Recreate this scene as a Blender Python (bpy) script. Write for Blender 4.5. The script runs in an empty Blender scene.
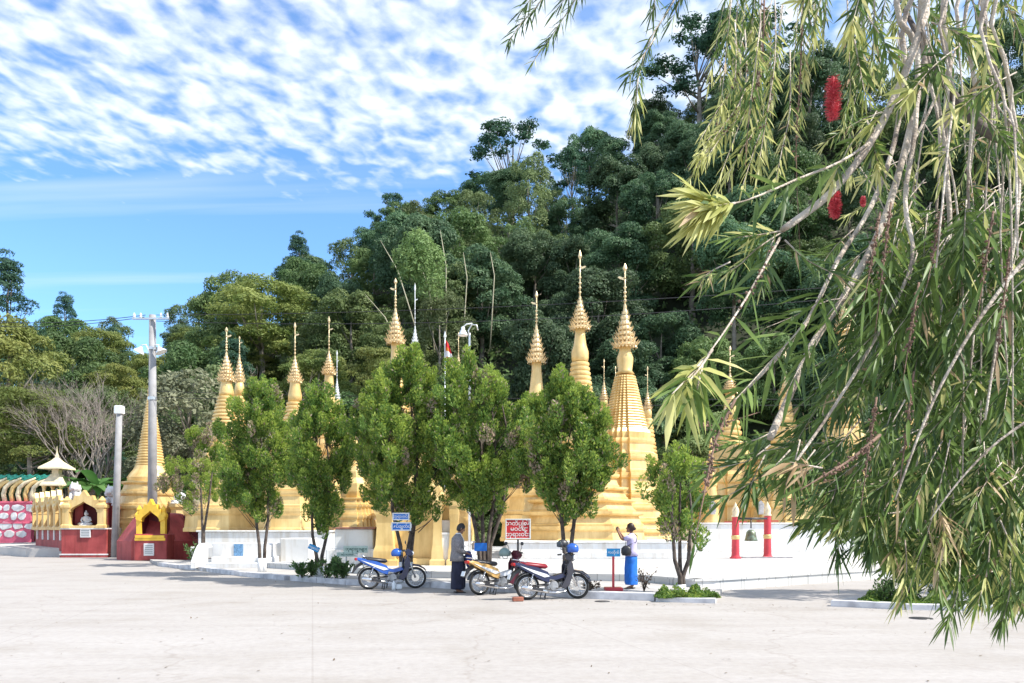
import bpy, math, random
import numpy as np
from mathutils import Vector, Matrix, Euler
R = math.radians
pi = math.pi
scn = bpy.context.scene
COL = scn.collection

# ------------------------------------------------------------------ camera, world, sun, exposure
F = 800.0
CAMZ = 1.6
HOR = 528.0
cam_d = bpy.data.cameras.new("camera")
cam_d.sensor_width = 36.0
cam_d.lens = 36.0 * F / 1024.0
cam_d.shift_y = (HOR - 341.5) / 1024.0
cam_d.clip_start = 0.05
cam_d.clip_end = 2000.0
cam_o = bpy.data.objects.new("camera", cam_d)
cam_o.location = (0, 0, CAMZ)
cam_o.rotation_euler = (R(90), 0, 0)
COL.objects.link(cam_o)
scn.camera = cam_o

SUN_AZ, SUN_EL = 106.0, 49.0            # azimuth clockwise from +Y (straight ahead)
EXPOSURE = 1.0
SKY_STR = 0.15
SUN_STR = 3.8
scn.view_settings.view_transform = 'Standard'
scn.view_settings.look = 'None'
scn.view_settings.gamma = 1.0
scn.view_settings.use_curve_mapping = False
scn.view_settings.exposure = EXPOSURE
scn.render.engine = 'CYCLES'
scn.cycles.use_denoising = True
scn.cycles.max_bounces = 6
scn.cycles.transparent_max_bounces = 4

world = bpy.data.worlds.new("World")
scn.world = world
world.use_nodes = True
wt = world.node_tree
wt.nodes.clear()
def WN(t, **k):
    n = wt.nodes.new(t)
    for a, b in k.items():
        setattr(n, a, b)
    return n
def WM(op, a, b=None, c=None):
    n = wt.nodes.new('ShaderNodeMath'); n.operation = op
    for i, v in enumerate((a, b, c)):
        if v is None: continue
        if isinstance(v, (int, float)): n.inputs[i].default_value = v
        else: wt.links.new(v, n.inputs[i])
    return n.outputs[0]
sky = WN('ShaderNodeTexSky', sky_type='NISHITA', sun_disc=False, sun_elevation=R(SUN_EL), sun_rotation=R(SUN_AZ))
sky.altitude = 1300.0; sky.air_density = 1.0; sky.dust_density = 0.3; sky.ozone_density = 2.0
tc = WN('ShaderNodeTexCoord')
sep = WN('ShaderNodeSeparateXYZ'); wt.links.new(tc.outputs['Generated'], sep.inputs[0])
zc = WM('MAXIMUM', sep.outputs[2], 0.02)
U = WM('DIVIDE', sep.outputs[0], zc); V = WM('DIVIDE', sep.outputs[1], zc)
comb = WN('ShaderNodeCombineXYZ'); wt.links.new(U, comb.inputs[0]); wt.links.new(V, comb.inputs[1])
def wnoise(scale, detail, rough, dist, rot=0.0, sc=(1, 1, 1)):
    m0 = WN('ShaderNodeMapping'); m0.inputs['Rotation'].default_value = (0, 0, R(rot)); wt.links.new(comb.outputs[0], m0.inputs[0])
    m = WN('ShaderNodeMapping'); m.inputs['Scale'].default_value = sc
    wt.links.new(m0.outputs[0], m.inputs[0])
    n = WN('ShaderNodeTexNoise'); n.inputs['Scale'].default_value = scale; n.inputs['Detail'].default_value = detail
    n.inputs['Roughness'].default_value = rough; n.inputs['Distortion'].default_value = dist
    wt.links.new(m.outputs[0], n.inputs[0])
    return n.outputs[0]
big = wnoise(0.9, 3, 0.5, 0.2)
rip = wnoise(10.5, 2, 0.5, 0.3, rot=18, sc=(1.35, 0.9, 1))
fin = wnoise(20.0, 5, 0.6, 0.3, rot=14, sc=(1.1, 1.0, 1))
s = WM('ADD', WM('MULTIPLY', big, 0.36), WM('ADD', WM('MULTIPLY', rip, 1.12), WM('MULTIPLY', fin, 0.40)))
edge = WN('ShaderNodeMapRange'); edge.interpolation_type = 'SMOOTHSTEP'
vdist = WM('ADD', V, WM('MULTIPLY', WM('ABSOLUTE', U), 0.10))
wt.links.new(WM('ADD', vdist, WM('MULTIPLY', WM('SUBTRACT', big, 0.5), 0.8)), edge.inputs[0])
edge.inputs[1].default_value = 1.95; edge.inputs[2].default_value = 2.85; edge.inputs[3].default_value = 0.0; edge.inputs[4].default_value = 0.62
cl = WN('ShaderNodeMapRange'); cl.interpolation_type = 'SMOOTHSTEP'
wt.links.new(WM('SUBTRACT', s, edge.outputs[0]), cl.inputs[0])
cl.inputs[1].default_value = 0.60; cl.inputs[2].default_value = 1.20; cl.inputs[3].default_value = 0.0; cl.inputs[4].default_value = 0.95
# thin streaks of high cloud under the main sheet
stk = wnoise(1.0, 4, 0.5, 0.3, rot=4, sc=(0.35, 3.0, 1))
st = WN('ShaderNodeMapRange'); wt.links.new(stk, st.inputs[0])
st.inputs[1].default_value = 0.52; st.inputs[2].default_value = 0.85; st.inputs[3].default_value = 0.0; st.inputs[4].default_value = 0.4
cover = WM('MAXIMUM', cl.outputs[0], st.outputs[0])
tint = WN('ShaderNodeMix', data_type='RGBA', blend_type='MULTIPLY'); tint.inputs[0].default_value = 1.0
wt.links.new(sky.outputs[0], tint.inputs[6]); tint.inputs[7].default_value = (0.72, 0.94, 1.10, 1)
mixc = WN('ShaderNodeMix', data_type='RGBA'); wt.links.new(cover, mixc.inputs[0])
wt.links.new(tint.outputs[2], mixc.inputs[6]); mixc.inputs[7].default_value = (3.9, 4.15, 4.45, 1)
bg = WN('ShaderNodeBackground'); bg.inputs[1].default_value = SKY_STR
wt.links.new(mixc.outputs[2], bg.inputs[0])
wo = WN('ShaderNodeOutputWorld'); wt.links.new(bg.outputs[0], wo.inputs[0])

sun_d = bpy.data.lights.new("sun", 'SUN'); sun_d.energy = SUN_STR; sun_d.angle = R(0.55); sun_d.color = (1.0, 0.95, 0.86)
sun_o = bpy.data.objects.new("sun", sun_d); sun_o.rotation_euler = (R(90 - SUN_EL), 0, R(180 - SUN_AZ)); sun_o.location = (20, 0, 40)
COL.objects.link(sun_o)

# ------------------------------------------------------------------ materials
MATS = {}
def mat(name, col, rough=0.7, var=0.12, scale=4.0, bump=0.0, bscale=None, metal=0.0, col2=None, spec=0.5, trans=0.0, objvar=0.0, detail=4.0, ramp=(0.35, 0.65), gen=False, coat=0.0, streak=0.0):
    if name in MATS: return MATS[name]
    m = bpy.data.materials.new(name); m.use_nodes = True
    nt = m.node_tree; N = nt.nodes; L = nt.links
    b = N['Principled BSDF']
    b.inputs['Roughness'].default_value = rough; b.inputs['Metallic'].default_value = metal
    b.inputs['Specular IOR Level'].default_value = spec
    if coat: b.inputs['Coat Weight'].default_value = coat
    t = N.new('ShaderNodeTexCoord')
    n = N.new('ShaderNodeTexNoise'); n.inputs['Scale'].default_value = scale; n.inputs['Detail'].default_value = detail
    L.new(t.outputs['Object'], n.inputs[0])
    r = N.new('ShaderNodeValToRGB')
    c1 = [max(0, c * (1 - var)) for c in col]; c2 = col2 if col2 else [min(1, c * (1 + var)) for c in col]
    r.color_ramp.elements[0].position = ramp[0]; r.color_ramp.elements[1].position = ramp[1]
    r.color_ramp.elements[0].color = (*c1, 1); r.color_ramp.elements[1].color = (*c2, 1)
    L.new(n.outputs[0], r.inputs[0])
    out = r.outputs[0]
    if objvar:
        oi = N.new('ShaderNodeObjectInfo')
        h = N.new('ShaderNodeHueSaturation')
        mr = N.new('ShaderNodeMapRange'); L.new(oi.outputs['Random'], mr.inputs[0]); mr.inputs[3].default_value = 1 - objvar; mr.inputs[4].default_value = 1 + objvar
        L.new(mr.outputs[0], h.inputs['Value'])
        mh = N.new('ShaderNodeMath'); mh.operation = 'MULTIPLY'; L.new(oi.outputs['Random'], mh.inputs[0]); mh.inputs[1].default_value = 7.13
        fr = N.new('ShaderNodeMath'); fr.operation = 'FRACT'; L.new(mh.outputs[0], fr.inputs[0])
        mr2 = N.new('ShaderNodeMapRange'); L.new(fr.outputs[0], mr2.inputs[0]); mr2.inputs[3].default_value = 0.5 - objvar * 0.09; mr2.inputs[4].default_value = 0.5 + objvar * 0.05
        L.new(mr2.outputs[0], h.inputs['Hue'])
        L.new(out, h.inputs['Color']); out = h.outputs[0]
    if streak:   # rain streaks and grime with a shape of their own
        mp_ = N.new('ShaderNodeMapping'); mp_.inputs['Scale'].default_value = (3.2, 3.2, .45); L.new(t.outputs['Object'], mp_.inputs[0])
        ns = N.new('ShaderNodeTexNoise'); ns.inputs['Scale'].default_value = 1.0; ns.inputs['Detail'].default_value = 8; ns.inputs['Roughness'].default_value = .65; L.new(mp_.outputs[0], ns.inputs[0])
        rs = N.new('ShaderNodeValToRGB'); L.new(ns.outputs[0], rs.inputs[0]); k_ = 1 - streak
        rs.color_ramp.elements[0].position = .36; rs.color_ramp.elements[0].color = (k_, k_ * .95, k_ * .88, 1); rs.color_ramp.elements[1].position = .54; rs.color_ramp.elements[1].color = (1, 1, 1, 1)
        mm = N.new('ShaderNodeMix'); mm.data_type = 'RGBA'; mm.blend_type = 'MULTIPLY'; mm.inputs[0].default_value = 1; L.new(out, mm.inputs[6]); L.new(rs.outputs[0], mm.inputs[7]); out = mm.outputs[2]
    L.new(out, b.inputs['Base Color'])
    if bump:
        n2 = N.new('ShaderNodeTexNoise'); n2.inputs['Scale'].default_value = bscale or scale * 6; n2.inputs['Detail'].default_value = 4
        L.new(t.outputs['Object'], n2.inputs[0])
        bp = N.new('ShaderNodeBump'); bp.inputs['Strength'].default_value = bump; bp.inputs['Distance'].default_value = 0.02
        L.new(n2.outputs[0], bp.inputs['Height']); L.new(bp.outputs[0], b.inputs['Normal'])
    if trans:
        tr = N.new('ShaderNodeBsdfTranslucent'); L.new(out, tr.inputs[0])
        mx = N.new('ShaderNodeMixShader'); mx.inputs[0].default_value = trans
        L.new(b.outputs[0], mx.inputs[1]); L.new(tr.outputs[0], mx.inputs[2])
        L.new(mx.outputs[0], N['Material Output'].inputs[0])
    MATS[name] = m
    return m

# ------------------------------------------------------------------ object helpers
def X(px, Y): return (px - 512.0) / F * Y
def Z(py, Y): return CAMZ + (HOR - py) / F * Y
def P(px, py, Y): return Vector((X(px, Y), Y, Z(py, Y)))
def tag(o, label=None, cat=None, group=None, kind=None):
    if label: o['label'] = label
    if cat: o['category'] = cat
    if group: o['group'] = group
    if kind: o['kind'] = kind
    return o
def empty(name, loc, rz=0.0, label=None, cat=None, group=None, sc=1.0):
    o = bpy.data.objects.new(name, None); o.location = loc; o.rotation_euler = (0, 0, rz); o.scale = (sc, sc, sc)
    o.empty_display_size = 0.2
    COL.objects.link(o); return tag(o, label, cat, group)
def copy_tree(o, parent=None):
    c = o.copy(); COL.objects.link(c)
    if parent is not None: c.parent = parent
    for ch in o.children: copy_tree(ch, c)
    return c
def link(name, me, mats, parent=None, loc=(0, 0, 0)):
    o = bpy.data.objects.new(name, me)
    if not isinstance(mats, (list, tuple)): mats = [mats]
    if not me.materials:
        for m in mats: me.materials.append(m)
    COL.objects.link(o); o.location = loc
    if parent is not None: o.parent = parent
    return o
class MB:
    def __init__(s): s.v = []; s.f = []; s.m = []; s.sm = []
    def add(s, vs, fs, mi=0, smooth=False):
        b = len(s.v); s.v.extend([tuple(v) for v in vs])
        for f in fs:
            s.f.append([b + i for i in f]); s.m.append(mi); s.sm.append(smooth)
    def box(s, c, size, rz=0.0, mi=0, M=None):
        hx, hy, hz = [a / 2 for a in size]
        vs = [Vector((x, y, z)) for z in (-hz, hz) for x, y in ((-hx, -hy), (hx, -hy), (hx, hy), (-hx, hy))]
        Mx = M if M is not None else Matrix.Rotation(rz, 4, 'Z')
        vs = [Mx @ v + Vector(c) for v in vs]
        s.add(vs, [(3, 2, 1, 0), (4, 5, 6, 7), (0, 1, 5, 4), (1, 2, 6, 5), (2, 3, 7, 6), (3, 0, 4, 7)], mi)
    def bbox(s, c, size, bev=0.01, rz=0.0, mi=0, M=None):
        # box with chamfered edges: three stacked rings top and bottom
        hx, hy, hz = [a / 2 for a in size]; e = min(bev, hx * .45, hy * .45, hz * .45)
        def ring(z, i): 
            a, b_ = hx - i, hy - i
            return [(-a + e, -b_, z), (a - e, -b_, z), (a, -b_ + e, z), (a, b_ - e, z), (a - e, b_, z), (-a + e, b_, z), (-a, b_ - e, z), (-a, -b_ + e, z)]
        Mx = M if M is not None else Matrix.Rotation(rz, 4, 'Z')
        rs = [ring(-hz, e), ring(-hz + e, 0), ring(hz - e, 0), ring(hz, e)]
        vs = [Mx @ Vector(v) + Vector(c) for r in rs for v in r]
        fs = [tuple(range(7, -1, -1)), tuple(range(24, 32))]
        for k in range(3):
            for i in range(8):
                j = (i + 1) % 8; fs.append((k * 8 + i, k * 8 + j, k * 8 + 8 + j, k * 8 + 8 + i))
        s.add(vs, fs, mi)
    def lathe(s, prof, n=24, c=(0, 0, 0), mi=0, sec=None, smooth=False, rot=0.0, M=None, cap=True):
        # prof: list of (r, z); sec: unit cross-section [(x,y)]
        if sec is None: sec = [(math.cos(2 * pi * i / n + rot), math.sin(2 * pi * i / n + rot)) for i in range(n)]
        n = len(sec); vs = []
        for r, z in prof:
            for x, y in sec:
                v = Vector((x * r, y * r, z)); 
                if M is not None: v = M @ v
                vs.append(v + Vector(c))
        fs = []
        for k in range(len(prof) - 1):
            for i in range(n):
                j = (i + 1) % n; fs.append((k * n + i, k * n + j, (k + 1) * n + j, (k + 1) * n + i))
        if cap:
            fs.append(tuple(range(n - 1, -1, -1))); fs.append(tuple(range((len(prof) - 1) * n, len(prof) * n)))
        s.add(vs, fs, mi, smooth)
    def tube(s, pts, rad, n=8, mi=0, smooth=True, cap=True, flat=1.0):
        pts = [Vector(p) for p in pts]
        if isinstance(rad, (int, float)): rad = [rad] * len(pts)
        vs = []; prevu = None
        for i, p in enumerate(pts):
            d = (pts[min(i + 1, len(pts) - 1)] - pts[max(i - 1, 0)])
            if d.length < 1e-9: d = Vector((0, 0, 1))
            d.normalize()
            if prevu is None:
                u = d.cross(Vector((0, 0, 1)))
                if u.length < 0.05: u = d.cross(Vector((0, 1, 0)))
            else: u = prevu - d * prevu.dot(d)
            u.normalize(); prevu = u; w = d.cross(u)
            for k in range(n):
                a = 2 * pi * k / n; vs.append(p + (u * math.cos(a) + w * math.sin(a) * flat) * rad[i])
        fs = []
        for k in range(len(pts) - 1):
            for i in range(n):
                j = (i + 1) % n; fs.append((k * n + i, k * n + j, (k + 1) * n + j, (k + 1) * n + i))
        if cap: fs.append(tuple(range(n - 1, -1, -1))); fs.append(tuple(range((len(pts) - 1) * n, len(pts) * n)))
        s.add(vs, fs, mi, smooth)
    def ball(s, c, r, n=12, m=8, mi=0, M=None, smooth=True):
        r = (r, r, r) if isinstance(r, (int, float)) else r
        vs = []; 
        for i in range(m + 1):
            t = pi * i / m
            for k in range(n):
                a = 2 * pi * k / n
                v = Vector((r[0] * math.sin(max(t, 1e-3) if i < m else 1e-3) * math.cos(a), r[1] * math.sin(max(t, 1e-3) if i < m else 1e-3) * math.sin(a), -r[2] * math.cos(t)))
                if M is not None: v = M @ v
                vs.append(v + Vector(c))
        fs = []
        for k in range(m):
            for i in range(n):
                j = (i + 1) % n; fs.append((k * n + i, k * n + j, (k + 1) * n + j, (k + 1) * n + i))
        s.add(vs, fs, mi, smooth)
    def prism(s, poly, w, axis='y', c=(0, 0, 0), mi=0, inset=0.0, M=None):
        # poly of (a,b) extruded by w (centred) along the axis; axis y: (a,b)->(x,z); axis x: ->(y,z); axis z: ->(x,y)
        n = len(poly); cx = sum(p[0] for p in poly) / n; cy = sum(p[1] for p in poly) / n
        lay = [(-w / 2, 1 - inset), (-w / 2 + min(w * .25, .02) if inset else -w / 2 + w * .3, 1), (w / 2 - min(w * .25, .02) if inset else w / 2 - w * .3, 1), (w / 2, 1 - inset)] if inset else [(-w / 2, 1), (w / 2, 1)]
        vs = []
        for o, k in lay:
            for a, b in poly:
                a2 = cx + (a - cx) * k; b2 = cy + (b - cy) * k
                v = Vector((a2, o, b2)) if axis == 'y' else Vector((o, a2, b2)) if axis == 'x' else Vector((a2, b2, o))
                if M is not None: v = M @ v
                vs.append(v + Vector(c))
        m = len(lay); fs = [tuple(range(n)), tuple(range(m * n - 1, (m - 1) * n - 1, -1))]
        for k in range(m - 1):
            for i in range(n):
                j = (i + 1) % n; fs.append((k * n + j, k * n + i, (k + 1) * n + i, (k + 1) * n + j))
        s.add(vs, fs, mi)
    def strip_prism(s, outer, inner, w, axis='y', c=(0, 0, 0), mi=0, M=None, closed=False):
        # band between two polylines of equal length, extruded
        n = len(outer); rng = range(n if closed else n - 1)
        def mk(p, o):
            a, b = p; v = Vector((a, o, b)) if axis == 'y' else Vector((o, a, b)) if axis == 'x' else Vector((a, b, o))
            if M is not None: v = M @ v
            return v + Vector(c)
        vs = [mk(p, -w / 2) for p in outer] + [mk(p, -w / 2) for p in inner] + [mk(p, w / 2) for p in outer] + [mk(p, w / 2) for p in inner]
        fs = []
        for i in rng:
            j = (i + 1) % n
            fs += [(i, j, n + j, n + i), (2 * n + j, 2 * n + i, 3 * n + i, 3 * n + j), (j, i, 2 * n + i, 2 * n + j), (n + i, n + j, 3 * n + j, 3 * n + i)]
        if not closed:
            fs += [(0, n, 3 * n, 2 * n), (n - 1, 3 * n - 1, 4 * n - 1, 2 * n - 1)]
        s.add(vs, fs, mi)
    def build(s, name, mats, parent=None, loc=(0, 0, 0)):
        me = bpy.data.meshes.new(name); me.from_pydata(s.v, [], s.f)
        me.polygons.foreach_set('material_index', s.m); me.polygons.foreach_set('use_smooth', s.sm)
        me.update()
        # consistent outward normals
        import bmesh
        bm = bmesh.new(); bm.from_mesh(me); bmesh.ops.recalc_face_normals(bm, faces=bm.faces); bm.to_mesh(me); bm.free()
        return link(name, me, mats, parent, loc)
def mesh_np(name, verts, faces_list, mat_idx=None, smooth=False):
    """verts (N,3); faces_list: list of (F,k) int arrays"""
    me = bpy.data.meshes.new(name)
    me.vertices.add(len(verts)); me.vertices.foreach_set('co', np.asarray(verts, dtype=np.float32).ravel())
    loops = np.concatenate([f.ravel() for f in faces_list]).astype(np.int32)
    tot = np.concatenate([np.full(len(f), f.shape[1]) for f in faces_list]).astype(np.int32)
    start = np.concatenate([[0], np.cumsum(tot)[:-1]]).astype(np.int32)
    me.loops.add(len(loops)); me.loops.foreach_set('vertex_index', loops)
    me.polygons.add(len(tot)); me.polygons.foreach_set('loop_start', start); me.polygons.foreach_set('loop_total', tot)
    if mat_idx is not None: me.polygons.foreach_set('material_index', np.asarray(mat_idx, dtype=np.int32))
    if smooth: me.polygons.foreach_set('use_smooth', np.ones(len(tot), dtype=bool))
    me.update(calc_edges=True); me.validate()
    return me
def nrm(a): return a / np.maximum(np.linalg.norm(a, axis=-1, keepdims=True), 1e-9)
def diamonds(c, d, w, L, W):
    """leaf-sized kite faces: centre c, long dir d, width dir w"""
    n = len(c); L = np.asarray(L).reshape(-1, 1); W = np.asarray(W).reshape(-1, 1)
    v = np.stack([c - d * L * .5, c + w * W * .5 - d * L * .08, c + d * L * .5, c - w * W * .5 - d * L * .08], 1).reshape(-1, 3)
    f = np.arange(4 * n).reshape(n, 4)
    return v, f
def rdirs(rng, n):
    return nrm(rng.normal(size=(n, 3)))
# ------------------------------------------------------------------ palette
M_conc = mat('sun_bleached_concrete', (0.50, 0.465, 0.43), .9, .07, .55, bump=.25, bscale=30, col2=(0.56, 0.53, 0.50), detail=8)
M_walk = mat('pavement_concrete', (0.42, 0.40, 0.38), .9, .12, 1.3, bump=.2, bscale=25, detail=8)
M_white = mat('white_limewash', (0.70, 0.70, 0.70), .75, .07, 1.2, bump=.12, bscale=14, detail=8, streak=.16)
M_tile = mat('white_glazed_tile', (0.68, 0.675, 0.67), .35, .05, .8)
def joints(m, bw, rh, dark, ms=.012, wav=0.0):
    nt = m.node_tree; N = nt.nodes; L = nt.links; b = N['Principled BSDF']; src = b.inputs['Base Color'].links[0].from_socket
    t = N.new('ShaderNodeTexCoord'); br = N.new('ShaderNodeTexBrick'); L.new(t.outputs['Object'], br.inputs[0]); br.offset = 0
    br.inputs['Color1'].default_value = (1, 1, 1, 1); br.inputs['Color2'].default_value = (.93, .925, .92, 1); br.inputs['Mortar'].default_value = (dark, dark, dark, 1)
    br.inputs['Scale'].default_value = 1; br.inputs['Mortar Size'].default_value = ms; br.inputs['Brick Width'].default_value = bw; br.inputs['Row Height'].default_value = rh
    mx = N.new('ShaderNodeMix'); mx.data_type = 'RGBA'; mx.blend_type = 'MULTIPLY'; mx.inputs[0].default_value = 1; L.new(src, mx.inputs[6]); L.new(br.outputs[0], mx.inputs[7]); L.new(mx.outputs[2], b.inputs['Base Color'])
M_floor = mat('white_floor_tile', (0.60, 0.60, 0.595), .4, .08, .5, detail=8, col2=(.68, .675, .67)); joints(M_floor, .6, .6, .6, .014)
M_kerb = mat('whitewashed_kerb', (0.55, 0.54, 0.56), .85, .25, 3.0, bump=.3, bscale=30, detail=8, col2=(0.7, 0.69, 0.7))
M_gold = mat('gold_temple_paint', (0.74, 0.50, 0.19), .36, .12, 1.1, metal=.12, bump=.06, bscale=8, col2=(0.84, 0.62, 0.28), detail=8, streak=.16)
M_goldp = mat('pale_gilt_metal', (0.74, 0.58, 0.34), .35, .2, 9, metal=.35)
M_yel = mat('yellow_ochre_paint', (0.80, 0.50, 0.05), .5, .12, 3)
M_red = mat('maroon_red_paint', (0.36, 0.045, 0.045), .6, .2, 1.4, bump=.1, detail=7, col2=(0.43, 0.075, 0.07), streak=.3)
M_dred = mat('dark_maroon_paint', (0.12, 0.012, 0.018), .6, .2, 3)
M_post = mat('red_post_paint', (0.55, 0.045, 0.06), .45, .1, 3)
M_blue = mat('blue_sign_paint', (0.012, 0.17, 0.62), .45, .06, 5)
M_cyan = mat('sky_blue_sign_paint', (0.015, 0.27, 0.58), .45, .06, 5)
M_redsign = mat('red_sign_paint', (0.62, 0.03, 0.04), .5, .08, 5)
M_letter = mat('white_lettering', (0.82, 0.82, 0.82), .6, .03, 5)
M_stone = mat('grey_cut_stone', (0.34, 0.33, 0.34), .85, .2, 6, bump=.2)
M_pole = mat('cast_concrete_pole', (0.30, 0.295, 0.30), .85, .12, 2.5, bump=.2, bscale=30)
M_metal = mat('galvanised_metal', (0.6, 0.61, 0.62), .35, .1, 8, metal=.8)
M_lamp = mat('white_lamp_enamel', (0.75, 0.77, 0.78), .3, .05, 6)
M_black = mat('black_rubber', (0.018, 0.018, 0.018), .7, .2, 12)
M_dark = mat('dark_plastic', (0.03, 0.03, 0.035), .4, .2, 9)
M_wire = mat('cable_black', (0.02, 0.02, 0.025), .6, .1, 9)
M_chrome = mat('chromed_steel', (0.72, 0.72, 0.73), .18, .08, 9, metal=1.0)
M_engine = mat('cast_aluminium', (0.38, 0.38, 0.39), .4, .25, 12, metal=.7)
M_bronze = mat('bell_bronze', (0.16, 0.15, 0.08), .45, .25, 8, metal=.6, col2=(0.2, 0.27, 0.2))
M_bark = mat('grey_brown_bark', (0.07, 0.05, 0.04), .9, .3, 7, bump=.5, col2=(0.14, 0.11, 0.09))
M_bark2 = mat('forest_bark', (0.20, 0.165, 0.13), .9, .3, 1.2, bump=.3, bscale=6, col2=(0.34, 0.30, 0.25))
M_pbark = mat('pale_smooth_bark', (0.36, 0.28, 0.22), .8, .25, 14, bump=.6, bscale=90, col2=(0.64, 0.55, 0.46), detail=8)
M_twig = mat('brown_twig_bark', (0.20, 0.12, 0.085), .85, .3, 30, bump=.4, bscale=200)

# ------------------------------------------------------------------ ground
def ridge(x):
    """height of the wooded hill's crest above the place, by world x at y = 118"""
    xs = [-150, -75, -66, -55, -47, -38, -32, -24, -14, -5, 3, 8, 12, 20, 32, 50, 90, 160]
    zs = [22, 22, 22, 24, 27, 29, 32, 35, 42, 46, 46, 43, 50, 55, 59, 62, 64, 58]
    return float(np.interp(x, xs, zs))
def hill(x, y):
    if x < -18: y0 = 58 + min(1, (-18 - x) / 25) * 4
    else: y0 = 58
    t = (y - y0) / (118 - y0)
    if t <= 0: return 0.0
    xr = x * 118 / max(y, 40)
    z = ridge(xr) * (t ** 0.92 if t < 1 else 1.0)
    if t > 1: z -= (t - 1) * 8
    return z + 0.9 * math.sin(x * .21 + y * .13) * min(1, t * 4)
g = MB()
g.add([(-900, -60, 0), (900, -60, 0), (900, 1500, 0), (-900, 1500, 0)], [(0, 1, 2, 3)])
ground = g.build('ground', mat('dry_grass_ground', (0.16, 0.15, 0.08), .95, .3, .4, bump=.2)); tag(ground, kind='structure')
# concrete forecourt the photographer stands on
rd = MB(); rd.add([(-70, -8, .004), (45, -8, .004), (45, 58, .004), (-70, 58, .004)], [(0, 1, 2, 3)])
M_road = mat('worn_concrete_forecourt', (0.52, 0.49, 0.46), .9, .06, .35)
nt = M_road.node_tree; N = nt.nodes; L = nt.links; bs = N['Principled BSDF']
t_ = N.new('ShaderNodeTexCoord')
mp = N.new('ShaderNodeMapping'); mp.inputs['Rotation'].default_value = (0, 0, R(-14)); mp.inputs['Scale'].default_value = (.22, 1.3, 1); L.new(t_.outputs['Object'], mp.inputs[0])
n1 = N.new('ShaderNodeTexNoise'); n1.inputs['Scale'].default_value = 1.0; n1.inputs['Detail'].default_value = 9; n1.inputs['Roughness'].default_value = .62; L.new(mp.outputs[0], n1.inputs[0])
n2 = N.new('ShaderNodeTexNoise'); n2.inputs['Scale'].default_value = 9; n2.inputs['Detail'].default_value = 6; n2.inputs['Roughness'].default_value = .7; L.new(t_.outputs['Object'], n2.inputs[0])
r1 = N.new('ShaderNodeValToRGB'); L.new(n1.outputs[0], r1.inputs[0])
r1.color_ramp.elements[0].position = .3; r1.color_ramp.elements[0].color = (0.35, 0.322, 0.298, 1)
r1.color_ramp.elements[1].position = .66; r1.color_ramp.elements[1].color = (0.405, 0.38, 0.36, 1)
e = r1.color_ramp.elements.new(.48); e.color = (0.38, 0.354, 0.333, 1)
r2 = N.new('ShaderNodeValToRGB'); L.new(n2.outputs[0], r2.inputs[0])
r2.color_ramp.elements[0].position = .3; r2.color_ramp.elements[0].color = (0.86, 0.85, 0.84, 1); r2.color_ramp.elements[1].position = .6; r2.color_ramp.elements[1].color = (1, 1, 1, 1)
br = N.new('ShaderNodeTexBrick'); mpb = N.new('ShaderNodeMapping'); mpb.inputs['Rotation'].default_value = (0, 0, R(-14)); L.new(t_.outputs['Object'], mpb.inputs[0]); L.new(mpb.outputs[0], br.inputs[0])
br.inputs['Color1'].default_value = (1, 1, 1, 1); br.inputs['Color2'].default_value = (.97, .965, .96, 1); br.inputs['Mortar'].default_value = (.88, .87, .86, 1)
br.inputs['Scale'].default_value = 1.0; br.inputs['Mortar Size'].default_value = .012; br.inputs['Brick Width'].default_value = 4.2; br.inputs['Row Height'].default_value = 3.4; br.offset = .0
vz = N.new('ShaderNodeTexVoronoi'); vz.feature = 'DISTANCE_TO_EDGE'; vz.inputs['Scale'].default_value = .21; 
nd_ = N.new('ShaderNodeTexNoise'); nd_.inputs['Scale'].default_value = 1.4; nd_.inputs['Detail'].default_value = 6; L.new(t_.outputs['Object'], nd_.inputs[0])
va = N.new('ShaderNodeVectorMath'); va.operation = 'ADD'; L.new(t_.outputs['Object'], va.inputs[0]); L.new(nd_.outputs['Color'], va.inputs[1]); L.new(va.outputs[0], vz.inputs[0])
rv = N.new('ShaderNodeValToRGB'); L.new(vz.outputs['Distance'], rv.inputs[0]); rv.color_ramp.elements[0].position = .0; rv.color_ramp.elements[0].color = (.88, .86, .84, 1); rv.color_ramp.elements[1].position = .007; rv.color_ramp.elements[1].color = (1, 1, 1, 1)
n4 = N.new('ShaderNodeTexNoise'); n4.inputs['Scale'].default_value = .55; n4.inputs['Detail'].default_value = 7; n4.inputs['Roughness'].default_value = .6; L.new(t_.outputs['Object'], n4.inputs[0])
r4 = N.new('ShaderNodeValToRGB'); L.new(n4.outputs[0], r4.inputs[0]); r4.color_ramp.elements[0].position = .33; r4.color_ramp.elements[0].color = (.90, .885, .86, 1); r4.color_ramp.elements[1].position = .50; r4.color_ramp.elements[1].color = (1, 1, 1, 1)
m0_ = N.new('ShaderNodeMix'); m0_.data_type = 'RGBA'; m0_.blend_type = 'MULTIPLY'; m0_.inputs[0].default_value = 1; L.new(rv.outputs[0], m0_.inputs[6]); L.new(r4.outputs[0], m0_.inputs[7])
m1 = N.new('ShaderNodeMix'); m1.data_type = 'RGBA'; m1.blend_type = 'MULTIPLY'; m1.inputs[0].default_value = 1; L.new(r1.outputs[0], m1.inputs[6]); L.new(r2.outputs[0], m1.inputs[7])
m2 = N.new('ShaderNodeMix'); m2.data_type = 'RGBA'; m2.blend_type = 'MULTIPLY'; m2.inputs[0].default_value = 1; L.new(m1.outputs[2], m2.inputs[6]); L.new(br.outputs[0], m2.inputs[7])
m3 = N.new('ShaderNodeMix'); m3.data_type = 'RGBA'; m3.blend_type = 'MULTIPLY'; m3.inputs[0].default_value = 1; L.new(m2.outputs[2], m3.inputs[6]); L.new(m0_.outputs[2], m3.inputs[7])
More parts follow.
